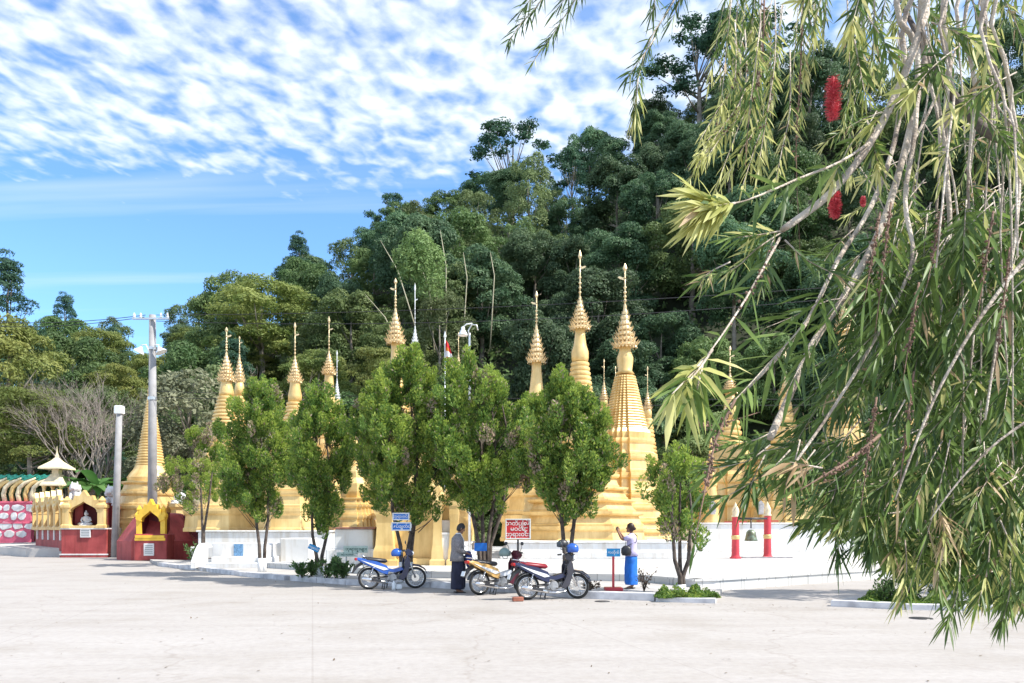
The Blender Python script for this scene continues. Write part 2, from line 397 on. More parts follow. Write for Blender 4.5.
L.new(m3.outputs[2], bs.inputs['Base Color'])
bp = N.new('ShaderNodeBump'); bp.inputs['Strength'].default_value = .35; bp.inputs['Distance'].default_value = .01; L.new(n2.outputs[0], bp.inputs['Height']); L.new(bp.outputs[0], bs.inputs['Normal'])
road = rd.build('road', M_road); tag(road, kind='structure')
# hill terrain
xs = np.linspace(-170, 175, 116); ys = np.concatenate([np.linspace(56, 120, 40), np.linspace(126, 260, 14)])
V_ = [(x, y, hill(x, y) - .25) for y in ys for x in xs]; nx = len(xs)
I_ = np.array([(j * nx + i, j * nx + i + 1, (j + 1) * nx + i + 1, (j + 1) * nx + i) for j in range(len(ys) - 1) for i in range(nx - 1)])
hm = mesh_np('hillside', np.array(V_), [I_], smooth=True)
M_hill = mat('dark_green_forest_floor', (0.022, 0.034, 0.014), .95, .4, .3, bump=.8, bscale=1.5, col2=(0.04, 0.05, 0.022))  # the undergrowth's own dark green
hs = link('hillside', hm, M_hill); tag(hs, kind='structure')

# kerbs (painted white) : polylines of ground points
def gp(px, Y): return Vector((X(px, Y), Y, 0))
def kerb(pts, h, w, name, label):
    b = MB(); L_ = []
    for i, p in enumerate(pts):
        d = (pts[min(i + 1, len(pts) - 1)] - pts[max(i - 1, 0)]); d.normalize(); nrm_ = Vector((-d.y, d.x, 0))
        if nrm_.y < 0: nrm_ = -nrm_
        L_.append((p, p + nrm_ * w))
    e = .015
    for i in range(len(pts) - 1):
        (a, a2), (c, c2) = L_[i], L_[i + 1]
        # split each run into cast lengths with fine joints
        n = max(1, int((c - a).length / 1.1))
        for k in range(n):
            t0, t1 = (k + .01) / n, (k + .99) / n
            q = [a.lerp(c, t0), a.lerp(c, t1), a2.lerp(c2, t1), a2.lerp(c2, t0)]
            ctr = sum(q, Vector()) / 4
            jig = random.Random(i * 31 + k).uniform(-.008, .008)
            lo = [v + Vector((0, 0, -.02)) for v in q]; mi = [v + Vector((0, 0, h - e + jig)) for v in q]; up = [v + (ctr - v).normalized() * e + Vector((0, 0, h + jig)) for v in q]
            b.add(lo + mi + up, [(0, 1, 5, 4), (1, 2, 6, 5), (2, 3, 7, 6), (3, 0, 4, 7), (4, 5, 9, 8), (5, 6, 10, 9), (6, 7, 11, 10), (7, 4, 8, 11), (8, 9, 10, 11)])
    o = b.build(name, M_kerb); tag(o, label, 'kerb'); return o
K1 = [gp(158, 33.4), gp(205, 29.4), gp(245, 26.2), gp(284, 24.4)]
K2 = [gp(290, 24.2), gp(345, 22.5), gp(430, 21.4), gp(520, 19.6), gp(580, 18.1), gp(655, 17.5)]
K3 = [gp(655, 17.3), gp(716, 16.9)]
K4 = [gp(830, 16.3), gp(905, 15.6), gp(1000, 15.2), gp(1180, 15.6)]
kerb(K1, .15, .28, 'kerb', 'whitewashed kerb along the steps left of the driveway gap')
kerb(K2, .16, .30, 'kerb', 'long whitewashed kerb behind the parked motorbikes')
kerb(K3, .10, .26, 'kerb', 'short low kerb in front of the small planted tree')
kerb(K4, .12, .26, 'kerb', 'white kerb of the island under the bottlebrush tree')
# pavement slab behind the kerbs
pv = MB()
front = [gp(158, 33.7), gp(245, 26.5), gp(290, 24.5), gp(345, 22.8), gp(430, 21.7), gp(520, 19.9), gp(580, 18.4), gp(655, 17.8), gp(716, 17.2)]
back = [Vector((X(722, 19.6), 19.6, 0)), Vector((X(690, 24), 26, 0)), Vector((X(150, 38), 38, 0))]
poly = [(p.x, p.y) for p in front + back]
pv.prism(poly, .12, 'z', (0, 0, .055)); pav = pv.build('pavement', M_walk); tag(pav, kind='structure')
isl = MB(); isl.prism([(X(835, 16.6), 16.6), (X(905, 15.9), 15.9), (X(1000, 15.5), 15.5), (X(1180, 15.9), 15.9), (X(1150, 18), 18), (X(850, 17.6), 17.6)], .09, 'z', (0, 0, .04))
tag(isl.build('island_pavement', M_walk), kind='structure')

# ------------------------------------------------------------------ white terrace that carries the stupas
TZ = .28
tr = MB()
tf = [(208, 33), (330, 27), (430, 23.8), (560, 22.8), (640, 22.2), (694, 20.1), (716, 20.3), (880, 25.2), (1020, 28.5), (1300, 33)]
tp = [(X(a, b), b) for a, b in tf]
tr.prism(tp + [(50, 60), (-26, 60), (X(208, 40), 46)], .32, 'z', (0, 0, TZ - .16))
# nosing that overhangs the step
for (a, b) in zip(tp[:-1], tp[1:]):
    A = Vector((a[0], a[1], TZ + .02)); B = Vector((b[0], b[1], TZ + .02)); d = B - A; ang = math.atan2(d.y, d.x)
    tr.box((A + B) / 2 + Vector((0, 0, -.012)) + Vector((-math.sin(ang), math.cos(ang), 0)) * .13, (d.length, .34, .05), ang)
terr = tr.build('terrace', [M_floor]); tag(terr, kind='structure')

def plinth(name, x0, x1, Y, ztop, depth, label, coping=None, steps=2, z0=TZ):
    b = MB(); xa, xb = X(x0, Y), X(x1, Y); cx = (xa + xb) / 2; w = xb - xa; h = ztop - z0
    hs_ = [.0, .45, 1.0] if steps == 2 else [0, 1.0]
    r = empty(name, (cx, Y + depth / 2, z0), 0, label, 'plinth')
    if steps == 2:
        b.bbox((0, 0, h * .22), (w, depth, h * .44), .03)
        b.bbox((0, 0, h * .70), (w - .5, depth - .5, h * .6), .03)
    else:
        b.bbox((0, 0, h * .5), (w, depth, h), .03)
        b.bbox((0, 0, h * .08), (w + .12, depth + .12, h * .16), .02)
    b.build('block', M_white, r)
    c = MB(); ww, dd = (w - .5, depth - .5) if steps == 2 else (w, depth)
    c.bbox((0, 0, h + .035), (ww + .14, dd + .14, .07), .015)
    c.build('coping', coping or M_white, r)
    return r
M_cop = mat('brown_coping_paint', (0.30, 0.14, 0.10), .7, .2, 3)
# ------------------------------------------------------------------ stupas
def sec_oct(rot=pi / 8): return [(math.cos(2 * pi * i / 8 + rot) * 1.06, math.sin(2 * pi * i / 8 + rot) * 1.06) for i in range(8)]
def sec_round(n=36): return [(math.cos(2 * pi * i / n), math.sin(2 * pi * i / n)) for i in range(n)]
def sec_red():
    q = [(1, .34), (.88, .34), (.88, .58), (.75, .58), (.75, .75), (.58, .75), (.58, .88), (.34, .88), (.34, 1)]
    out = []
    for k in range(4):
        a = k * pi / 2; c, s = math.cos(a), math.sin(a)
        for x, y in q: out.append((x * c - y * s, x * s + y * c))
    return out
OCT, RND, RED = sec_oct(), sec_round(), sec_red()
def rot_sec(sec, deg):
    c, s = math.cos(R(deg)), math.sin(R(deg)); return [(x * c - y * s, x * s + y * c) for x, y in sec]
def rings(r0, z0, r1, z1, n, amp=.10):
    """stack of rounded mouldings from (r0,z0) up to (r1,z1)"""
    pr = []
    for k in range(n):
        ta, tb = k / n, (k + 1) / n
        za, zb = z0 + (z1 - z0) * ta, z0 + (z1 - z0) * tb; ra, rb = r0 + (r1 - r0) * ta, r0 + (r1 - r0) * tb
        h = zb - za
        pr += [(ra * (1 - amp), za), (ra, za + h * .18), (ra * (1 + amp * .15), za + h * .45), (ra * .99, za + h * .72), (rb * (1 - amp), za + h * .9)]
    return pr
def tiers(prof, lip=.03):
    """each (r,z) -> (r',z') pair of a stepped base gets a small cornice under its top edge"""
    out = []
    for (r, z), (r2, z2) in zip(prof[:-1], prof[1:]):
        h = z2 - z
        if h < .05: out += [(r, z)]; continue
        out += [(r * (1 + lip), z), (r * (1 + lip), z + h * .13), (r, z + h * .18), (r2 + (r - r2) * .6, z + h * .66), (r * (1 + lip * .6), z + h * .74), (r * (1 + lip * 1.2), z + h * .84), (r * (1 + lip * 1.2), z + h * .97), (r2 * 1.0, z + h)]
    out.append(prof[-1]); return out
def hti(root, z0, z1, ztip, hw, metal=None, n=8, seed=0):
    rnd = random.Random(seed); metal = metal or M_goldp; H = z1 - z0
    b = MB()
    for k in range(n):
        t = k / n; r = hw * (1 - t) ** 1.15 * .92 + hw * .05; z = z0 + H * (1 - (1 - t) ** 1.0) ; h = H / n
        b.lathe([(r * .93, z), (r * 1.0, z + h * .05), (r * .97, z + h * .28), (r * .80, z + h * .62), (r * .62, z + h * .98)], 18)
        m = max(7, int(20 - k * 1.8))
        for i in range(m):     # upright leaf ornaments and hanging leaves round each tier
            a = 2 * pi * (i + .5 * (k % 2)) / m; c, s = math.cos(a), math.sin(a); u = Vector((-s, c, 0)); o = Vector((c, s, 0))
            w = r * .13; jt = rnd.uniform(.7, 1.35); p = o * r + Vector((0, 0, z + h * .1))
            b.add([p - u * w, p + u * w, p + o * r * .10 + Vector((0, 0, h * .30)) + u * w * .8, p + o * r * .28 * jt + Vector((0, 0, h * .85 * jt)), p + o * r * .10 + Vector((0, 0, h * .30)) - u * w * .8, p - o * r * .1 + Vector((0, 0, h * .2))], [(0, 1, 2, 3, 4), (1, 0, 5), (3, 2, 5), (4, 3, 5), (0, 4, 5), (2, 1, 5)])
            if k < 2:
                q = o * r * 1.02 + Vector((0, 0, z))
                L_ = h * rnd.uniform(.28, .5)
                b.add([q, q + u * w * .6 - Vector((0, 0, L_ * .6)), q - Vector((0, 0, L_)), q - u * w * .6 - Vector((0, 0, L_ * .6)), q + o * w * .4 - Vector((0, 0, L_ * .6))], [(0, 1, 4), (1, 2, 4), (2, 3, 4), (3, 0, 4), (0, 3, 2, 1)])
    b.build('umbrella', metal, root)
    f = MB(); r = max(hw * .085, .022); L_ = ztip - z1
    f.tube([(0, 0, z1 - .05), (0, 0, z1 + L_ * .8)], r * .8, 8)
    for t in (.08, .18, .28, .40): f.ball((0, 0, z1 + L_ * t), (r * 1.7, r * 1.7, r * 1.3), 8, 6)
    f.lathe([(r * .5, z1 + L_ * .78), (r * 2.3, z1 + L_ * .86), (r * 1.6, z1 + L_ * .92), (r * .15, ztip)], 8)
    for sgn in (1, -1): f.lathe([(r * 1.6, z1 + L_ * (.62)), (r * .6, z1 + L_ * .66)], 8)
    sg = rnd.choice((-1, 1)); zc = z1 + L_ * .60
    f.prism([(0, zc - r), (sg * hw * .42, zc + r * .3), (sg * hw * .62, zc + r * 2.0), (sg * hw * .5, zc + r * 3.2), (sg * hw * .25, zc + r * 2.0), (0, zc + r * 2.2)], .02, 'y')
    f.build('finial', metal, root)
def stupa(px, Y, zb, spec, label, group='gilded stupas of the temple', gold=None, name='stupa'):
    """spec: base=[(py,hw)...] section, body=[(py,hw)], cone=(py0,hw0,py1,hw1,n), bulb=[(py,hw)], hti=(py_bot,py_top,hw), tip"""
    gold = gold or M_gold; k = Y / F
    r = empty(name, (X(px, Y), Y, zb), 0, label, 'stupa', group)
    z = lambda py: Z(py, Y) - zb
    sec = {'oct': OCT, 'red': RED, 'rnd': RND}[spec.get('sec', 'oct')]
    if spec.get('rot'): sec = rot_sec(sec, spec['rot'])
    if 'base' in spec:
        b = MB(); pf = [(hw * k, max(0.0, z(py))) for py, hw in spec['base']]
        pf[0] = (pf[0][0], 0.0)
        b.lathe(tiers(pf), sec=sec); b.build('base', gold, r)
    if 'body' in spec:
        b = MB(); sc = {'oct': OCT, 'red': RED, 'rnd': RND}[spec.get('bsec', 'rnd')]
        if spec.get('rot'): sc = rot_sec(sc, spec['rot'])
        b.lathe([(hw * k, z(py)) for py, hw in spec['body']], sec=sc, smooth=False); b.build('bell', gold, r)
    if 'cone' in spec:
        a, ha, c, hc, n = spec['cone']; b = MB(); b.lathe(rings(ha * k, z(a), hc * k, z(c), n, spec.get('amp', .09)), sec=(rot_sec(RED, spec['rot']) if spec.get('csec') == 'red' else RND)); b.build('spire', gold, r)
    if 'bulb' in spec:
        b = MB(); b.lathe([(hw * k, z(py)) for py, hw in spec['bulb']], 24, smooth=True); b.build('lotus_bud', gold, r)
    if 'hti' in spec:
        a, c, hw = spec['hti']; hti(r, z(a), z(c), z(spec['tip']), hw * k, spec.get('metal'), seed=int(px))
    return r
plinth('plinth', 190, 334, 35.0, Z(532, 35), 7.5, 'big white plinth under the two octagonal stupas by the steps')
plinth('plinth', 326, 379, 28.5, Z(529, 28.5), 2.4, 'smaller white plinth with dark brown coping line', M_cop)
plinth('plinth', 500, 694, 34.5, Z(543, 34.5), 12, 'long low white plinth behind the red notice board')
plinth('plinth', 376, 470, 33.0, Z(546, 33.0), 9, 'low white plinth behind the gilded shrine pavilion')
plinth('plinth', 694, 1060, 44.0, Z(524, 44.0), 13, 'tall white plinth behind the bell posts', steps=1)

# 1 plain cone beside the utility pole
stupa(150.5, 46, .0, dict(sec='rnd', base=[(556, 34), (534, 31), (520, 30), (506, 28), (492, 25.5), (482, 22)],
    body=[(482, 21), (478, 21.5), (474, 19), (470, 16), (466, 14)], cone=(466, 13.5, 394, 2.6, 26),
    bulb=[(394, 2.2), (391, 3.0), (384, 1.2), (380, .3)], amp=.07), 'plain slender gilded stupa with no umbrella behind the tall utility pole')
# 2
stupa(226.5, 39.5, Z(532, 35) , dict(sec='oct', base=[(527, 37), (508, 34), (490, 31), (474, 28), (458, 25), (445, 22)],
    body=[(445, 19), (440, 20), (436, 19), (432, 17)], cone=(432, 16.5, 396, 7.8, 10), bulb=[(396, 7.2), (393, 7.2), (388, 6.2), (384, 5.2), (379, 4.6)],
    hti=(381, 352, 8.5), tip=327), 'gilded stupa behind the yellowish tree, its tall umbrella crowded by a thinner stupa')
stupa(239.5, 41.2, Z(532, 35), dict(sec='oct', base=[(527, 26), (500, 22), (470, 19), (450, 14)], body=[(450, 12), (445, 12), (440, 10)], cone=(440, 10, 396, 5.6, 12),
    bulb=[(396, 5.2), (388, 4.6), (380, 3.2)], hti=(381, 354, 5), tip=336), 'thinner gilded stupa standing tight against the taller one over the yellowish tree')
stupa(295, 38, Z(532, 35), dict(sec='oct', base=[(529, 35), (508, 33), (492, 31), (478, 28), (462, 25), (448, 21)], body=[(448, 18), (443, 19), (437, 18), (432, 15)],
    cone=(432, 14.5, 402, 7.5, 8), bulb=[(402, 6.5), (396, 6.8), (388, 5.2), (382, 4.8), (378, 4.5)], hti=(382, 356, 7), tip=322), 'gilded stupa with octagonal tiers rising between the first and second cypress trees')
stupa(329, 43, TZ, dict(sec='oct', base=[(552, 30), (524, 28), (496, 25), (470, 22), (450, 19)], body=[(450, 16), (445, 16), (440, 14)], cone=(440, 13, 405, 6.2, 10),
    bulb=[(405, 6), (400, 6), (390, 5), (376, 4.2), (372, 4)], hti=(374, 351, 6.8), tip=316), 'gilded stupa with a straight neck right of the tall second cypress')
stupa(337, 50, TZ, dict(sec='rnd', base=[(549, 16), (510, 14), (460, 9)], cone=(460, 8, 412, 3.5, 10), bulb=[(412, 3), (405, 3.3), (398, 2.2)], hti=(399, 378, 3), tip=350, metal=M_lamp), 'faint whitish thin spire close behind the straight-necked stupa')
stupa(354, 29.6, Z(529, 28.5), dict(sec='red', base=[(526, 21), (515, 19), (505, 17.5), (498, 15)], bsec='oct', body=[(498, 12), (492, 13.5), (484, 13.5), (478, 9), (472, 9), (466, 7)],
    cone=(466, 6.5, 440, 3, 6), hti=(440, 428, 3.4), tip=416), 'small stepped gilded stupa on the plinth with brown coping')
stupa(395.5, 38, Z(546, 33), dict(sec='oct', base=[(543, 45), (520, 42), (500, 38), (480, 33), (462, 28), (446, 23)], body=[(446, 20), (440, 21), (432, 19)],
    cone=(432, 18, 380, 6.5, 14), bulb=[(380, 6), (374, 6.5), (364, 5), (350, 4.4), (342, 4.3)], hti=(343, 308, 9.2), tip=278), 'gilded stupa whose wide feathery umbrella tops the biggest cypress')
stupa(415, 42, Z(546, 33), dict(sec='rnd', base=[(541, 18), (500, 16), (460, 12)], cone=(460, 11, 385, 5.2, 18), bulb=[(385, 4.6), (372, 4.8), (360, 3.5), (352, 3)], hti=(352, 326, 4.6), tip=283, metal=M_lamp),
      'slender pale spire behind the right flank of the biggest cypress')
stupa(458.5, 46, TZ, dict(sec='rnd', base=[(551, 16), (500, 13), (450, 9)], cone=(450, 8, 392, 3, 12), bulb=[(392, 2.6), (382, 2.6), (372, 2)], hti=(372, 352, 3), tip=332), 'short thin stupa whose finial shows right of the flag')
stupa(536.5, 40, Z(543, 34.5), dict(sec='oct', base=[(541, 36), (515, 33), (490, 28), (470, 24), (450, 19)], body=[(450, 16), (444, 17), (436, 15)], cone=(436, 14, 402, 8.5, 8),
    bulb=[(402, 8), (396, 8), (386, 6.5), (372, 5), (362, 4.6)], hti=(362, 324, 9), tip=291), 'gilded stupa with a ragged umbrella left of the two tallest stupas')
stupa(580, 39.5, Z(543, 34.5), dict(sec='oct', base=[(541, 62), (526, 59), (512, 52), (500, 45), (488, 37), (475, 31), (460, 26), (448, 22)], body=[(448, 20), (442, 21), (434, 20), (428, 18)],
    cone=(428, 17.5, 362, 8.6, 14), bulb=[(362, 8), (358, 8.6), (352, 8.6), (346, 6.6), (338, 5.4), (328, 4.8)], hti=(329, 296, 10), tip=250), 'tall gilded stupa with smooth bulbous neck and wide octagonal foot behind the last cypress')
stupa(625, 42.5, Z(543, 34.5), dict(sec='red', rot=20, base=[(541, 44), (530, 40), (520, 37), (506, 34.5), (494, 33), (474, 29.5), (456, 27), (440, 25)], bsec='red', body=[(440, 24), (434, 24.5), (430, 22.5)],
    cone=(430, 21.5, 376, 9.5, 20), bulb=[(374, 9.5), (371, 7), (362, 8.2), (358, 8.2), (352, 6), (345, 5.2)], hti=(347, 304, 12), tip=263, csec='red', amp=.05), 'tallest gilded stupa, ribbed and many-cornered, above the woman taking a picture')
stupa(604, 47, TZ, dict(sec='rnd', base=[(550, 18), (500, 15), (460, 10)], cone=(460, 9, 408, 4, 12), bulb=[(408, 3.6), (402, 3.6), (398, 2.6)], hti=(400, 380, 4), tip=359), 'small stupa seen in the gap between the two tallest stupas')
stupa(615.5, 52, TZ, dict(sec='rnd', base=[(548, 12), (500, 10), (460, 7)], cone=(460, 6, 410, 2.5, 12), bulb=[(410, 2.2), (404, 2.2), (398, 1.6)], hti=(399, 384, 2.2), tip=366), 'thin little spire almost hidden behind the tallest stupa')
stupa(647.5, 48, TZ, dict(sec='rnd', base=[(549, 20), (500, 17), (465, 12)], cone=(465, 11, 418, 4.5, 12), bulb=[(418, 4.2), (412, 4.2), (408, 3)], hti=(409, 390, 4.4), tip=366), 'small stupa just right of the tallest stupa')
stupa(730, 50, Z(524, 44), dict(sec='red', base=[(523, 40), (500, 36), (478, 31), (462, 25)], bsec='oct', body=[(462, 21), (456, 19), (448, 16), (446, 14)], cone=(446, 13.5, 420, 8.5, 5),
    bulb=[(420, 7.6), (412, 6.6), (400, 5), (392, 4.5)], hti=(393, 373, 7.5), tip=346), 'gilded stupa with pilastered body behind the left red bell post')
stupa(711, 46.5, Z(524, 44), dict(sec='rnd', base=[(523, 8), (500, 6), (480, 4)], cone=(480, 3.6, 450, 1.8, 8), bulb=[(450, 1.8), (446, 1.8), (440, .8), (432, .3)]), 'miniature corner stupa beside the pilastered one')
stupa(785.5, 48, Z(524, 44), dict(sec='red', base=[(523, 46), (502, 42), (482, 36), (466, 28), (456, 22)], bsec='oct', body=[(456, 19), (450, 18), (444, 15)], cone=(444, 14, 412, 7, 6),
    bulb=[(412, 6.4), (406, 6.4), (400, 4.6), (394, 4)], hti=(395, 372, 6.5), tip=344), 'gilded stupa behind the right red bell post and the cut branch end')
stupa(844, 47, Z(524, 44), dict(sec='oct', base=[(523, 44), (502, 41), (480, 36), (460, 28), (446, 22)], bsec='oct', body=[(446, 20), (438, 19), (430, 17)], cone=(430, 16, 356, 6.4, 14),
    bulb=[(356, 6), (348, 6.4), (340, 5), (330, 4.4)], hti=(331, 300, 8.5), tip=268), 'gilded stupa mostly hidden behind the hanging bottlebrush leaves')
stupa(905, 50, Z(524, 44), dict(sec='oct', base=[(523, 40), (500, 36), (478, 30), (460, 24)], bsec='oct', body=[(460, 20), (450, 18)], cone=(450, 17, 390, 6, 12), bulb=[(390, 6), (380, 5), (370, 4)], hti=(371, 345, 7), tip=320),
    'gilded stupa farthest along the tall plinth, deep behind the leaves')

# ------------------------------------------------------------------ gilded shrine pavilion (between the biggest cypress' stems)
r = empty('shrine_pavilion', (X(416, 28.5), 28.5, TZ), 0, 'gilded pavilion with a pointed niche and buttress behind the biggest cypress', 'shrine')
k = 28.5 / F
b = MB()
b.bbox((0, .9, 1.15), (78 * k, 1.6, 2.3), .03); b.bbox((0, .85, .12), (84 * k, 1.9, .24), .02)
b.lathe([(1.55, 2.3), (1.62, 2.36), (1.62, 2.46), (1.2, 2.62), (1.05, 2.86), (.7, 3.0), (.5, 3.3), (.2, 3.6), (.06, 4.3), (.02, 4.6)], sec=rot_sec([(.75, .5), (-.75, .5), (-.75, -.5), (.75, -.5)], 0), c=(0, .9, 0))
b.build('wall', M_gold, r)
for sx, w in ((-30, .62), (22, .34), (38.5, .34)):
    p = MB(); x = sx * k
    p.lathe([(w * .78, 0), (w * .78, .18), (w * .62, .22), (w * .60, .5), (w * .5, .7), (w * .42, 1.5), (w * .5, 1.8), (w * .46, 2.1), (w * .60, 2.16), (w * .60, 2.3), (w * .3, 2.5), (w * .2, 2.75), (w * .04, 3.0)], sec=[(1, 1), (-1, 1), (-1, -1), (1, -1)], c=(x, -.1, 0))
    p.build('pillar', M_gold, r)
p = MB(); xc = 30 * k
o = [(xc - .36, 1.55), (xc - .3, 2.0), (xc - .12, 2.3), (xc, 2.75), (xc + .12, 2.3), (xc + .3, 2.0), (xc + .36, 1.55)]
i_ = [(xc - .24, 1.55), (xc - .2, 1.82), (xc - .08, 1.98), (xc, 2.1), (xc + .08, 1.98), (xc + .2, 1.82), (xc + .24, 1.55)]
p.strip_prism(o, i_, .16, 'y', (0, -.02, 0)); p.build('gable', M_gold, r)
p = MB(); p.bbox((xc, .03, 1.35), (.52, .1, .5), .01); p.build('plaque', M_tile, r)
p = MB(); p.bbox((xc, -.05, .55), (.5, .3, 1.1), .02); p.bbox((xc, -.05, 1.12), (.58, .36, .07), .01); p.build('pedestal', M_white, r)
# ------------------------------------------------------------------ left group: red shrines, pavilion, walls
def arch(b, xc, z0, w, h, th, y0, M=None, mi=0, gable=1.0):
    """gold niche front: two posts, pointed gable with crockets"""
    pw = w * .17
    for s in (-1, 1):
        b.lathe([(pw * .62, 0), (pw * .62, h * .07), (pw * .46, h * .1), (pw * .46, h * .50), (pw * .64, h * .54), (pw * .64, h * .60), (pw * .3, h * .68), (pw * .42, h * .73), (pw * .05, h * .84)],
                sec=[(1, 1), (-1, 1), (-1, -1), (1, -1)], c=(xc + s * (w / 2 - pw * .5), y0, z0), mi=mi)
    a = w / 2
    outer = [(-a, .48), (-a * .95, .60), (-a * .78, .60), (-a * .70, .74), (-a * .5, .74), (-a * .42, .86), (-a * .2, .84), (0, 1.0), (a * .2, .84), (a * .42, .86), (a * .5, .74), (a * .70, .74), (a * .78, .60), (a * .95, .60), (a, .48)]
    inn = [(-a * .62, .42), (-a * .62, .46), (-a * .58, .50), (-a * .5, .54), (-a * .4, .57), (-a * .26, .61), (-a * .12, .65), (0, .70), (a * .12, .65), (a * .26, .61), (a * .4, .57), (a * .5, .54), (a * .58, .50), (a * .62, .46), (a * .62, .42)]
    o = [(xc + x, z0 + z * h) for x, z in outer]; i2 = [(xc + x, z0 + z * h) for x, z in inn]
    b.strip_prism(o, i2, th, 'y', (0, y0, 0), mi)
    b.bbox((xc, y0, z0 + h * .03), (w, th * 1.3, h * .07), .01, mi=mi)
def buddha(b, c, s, mi=0):
    """small seated figure: crossed legs, torso, arms in the lap, head with topknot; faces -y"""
    x, y, z = c
    b.ball((x, y - s * .05, z + s * .12), (s * .42, s * .26, s * .13), 12, 6, mi)
    for q in (-1, 1): b.tube([(x + q * s * .12, y + .02 * s, z + s * .14), (x + q * s * .38, y - s * .12, z + s * .13), (x + q * s * .05, y - s * .27, z + s * .12)], [s * .12, s * .10, s * .07], 8, mi)
    b.lathe([(s * .20, z + s * .1), (s * .19, z + s * .3), (s * .24, z + s * .5), (s * .20, z + s * .6), (s * .08, z + s * .66), (s * .07, z + s * .7)], 12, (x, y, 0), mi, sec=[(math.cos(2 * pi * i / 12), math.sin(2 * pi * i / 12) * .65) for i in range(12)], smooth=True)
    for q in (-1, 1): b.tube([(x + q * s * .22, y, z + s * .56), (x + q * s * .31, y - s * .02, z + s * .36), (x + q * s * .12, y - s * .2, z + s * .22)], [s * .075, s * .06, s * .045], 8, mi)
    b.ball((x, y - s * .01, z + s * .80), (s * .115, s * .12, s * .145), 10, 8, mi)
    b.ball((x, y, z + s * .95), (s * .055, s * .055, s * .07), 8, 6, mi)
    for q in (-1, 1): b.ball((x + q * s * .115, y, z + s * .78), (s * .02, s * .03, s * .07), 6, 6, mi)

# ramp / slab in front of the niche row
b = MB(); b.add([(X(-60, 52), 60, .0), (X(-60, 52), 60, .75), (X(62, 44.3), 44.3, .5), (X(62, 44.3), 44.3, 0), (X(26, 44.5), 44.5, .42), (X(26, 44.5), 44.5, 0), (X(-40, 56), 56, .55), (X(-40, 56), 56, 0), (X(64, 50), 54, .75), (X(64, 50), 54, 0)],
    [(1, 6, 4, 2, 8), (6, 7, 5, 4), (4, 5, 3, 2), (2, 3, 9, 8), (8, 9, 0, 1), (1, 0, 7, 6)])
tag(b.build('concrete_ramp', M_conc), 'grey concrete ramp rising past the row of narrow gilded niches', 'ramp')

# shrine A: red block with front niche, and red wing with four side niches
SA = (X(84, 43.2), 43.2, 0)
r = empty('niche_shrine', SA, 0, 'maroon shrine block with gilded arched niche holding a small seated statue', 'shrine')
k = 43.2 / F; W = 46 * k
b = MB(); b.bbox((0, 1.1, .78), (W, 2.2, 1.5), .03); b.bbox((0, 1.1, .06), (W + .1, 2.32, .12), .02)
# side wing running back to the left
n_ = Vector((-W / 2, .3, 0)); f_ = Vector((-W / 2 - 4.6, 5.4, 0)); dv = f_ - n_; an = math.atan2(dv.y, dv.x)
cm = (n_ + f_) / 2
b.bbox((cm.x + .38, cm.y + .33, .95), (dv.length, 1.0, 1.25), .02, rz=an)
b.bbox((cm.x + .50, cm.y + .43, 2.1), (dv.length, .6, 1.7), .02, rz=an)
b.bbox((.1, 1.7, 2.2), (W - .3, .9, 1.3), .02)
b.build('block', M_red, r)
b = MB(); b.bbox((0, -.02, .17), (W + .14, .1, .07), .01); b.bbox((0, -.02, 1.56), (W + .06, .12, .07), .01); b.build('white_band', M_white, r)
b = MB(); arch(b, -.02, 1.6, W * .92, 2.05, .30, .12); b.build('niche_front', M_gold, r)
b = MB(); b.bbox((-.02, .9, 2.35), (W * .78, 1.2, 1.4), .02); 
b = MB()  # recessed niche box, open at the front
w2 = W * .34
b.box((-w2 - .02, .75, 2.3), (.06, 1.0, 1.25)); b.box((w2 - .02, .75, 2.3), (.06, 1.0, 1.25)); b.box((-.02, 1.24, 2.3), (w2 * 2, .05, 1.25)); b.box((-.02, .75, 2.95), (w2 * 2 + .1, 1.05, .06)); b.box((-.02, .7, 1.66), (w2 * 2, .95, .06))
b.build('niche', M_dred, r)
b = MB(); b.bbox((.1, -.035, 1.32), (.56, .06, .46), .008); b.build('plaque', M_tile, r)
mwr = mat('grey_inscription_paint', (0.2, 0.24, 0.24), .7, .1, 9)
b = MB()
for q in range(4): b.box((.1, -.07, 1.46 - q * .09), (.44, .006, .03))
b.build('inscription', mwr, r)
b = MB(); buddha(b, (SA[0] - .1, SA[1] + .42, 1.70), .85)
b.lathe([(.36, 1.68), (.36, 1.74), (.30, 1.80)], 16, (SA[0] - .1, SA[1] + .42, 0)); tag(b.build('seated_statue', mat('grey_white_stone', (.55, .55, .55), .6, .2, 6)), 'small grey seated statue inside the arched niche of the maroon block', 'statue')
for q in range(5):
    t = (q + .5) / 5; p = n_.lerp(f_, t) 
    M = Matrix.Rotation(an - pi, 4, 'Z')
    bb = MB(); arch(bb, 0, 1.5, dv.length / 5 * .97, 2.2, .22, 0)
    bb.v = [tuple(M @ Vector(v) + Vector((p.x - .06, p.y - .05, 0))) for v in bb.v]
    bb.build('side_niche', M_gold, r)
    s_ = MB(); s_.box((p.x - .02, p.y - .03, 1.2), (.2, .06, .55), an); s_.build('white_stripe', M_white, r)

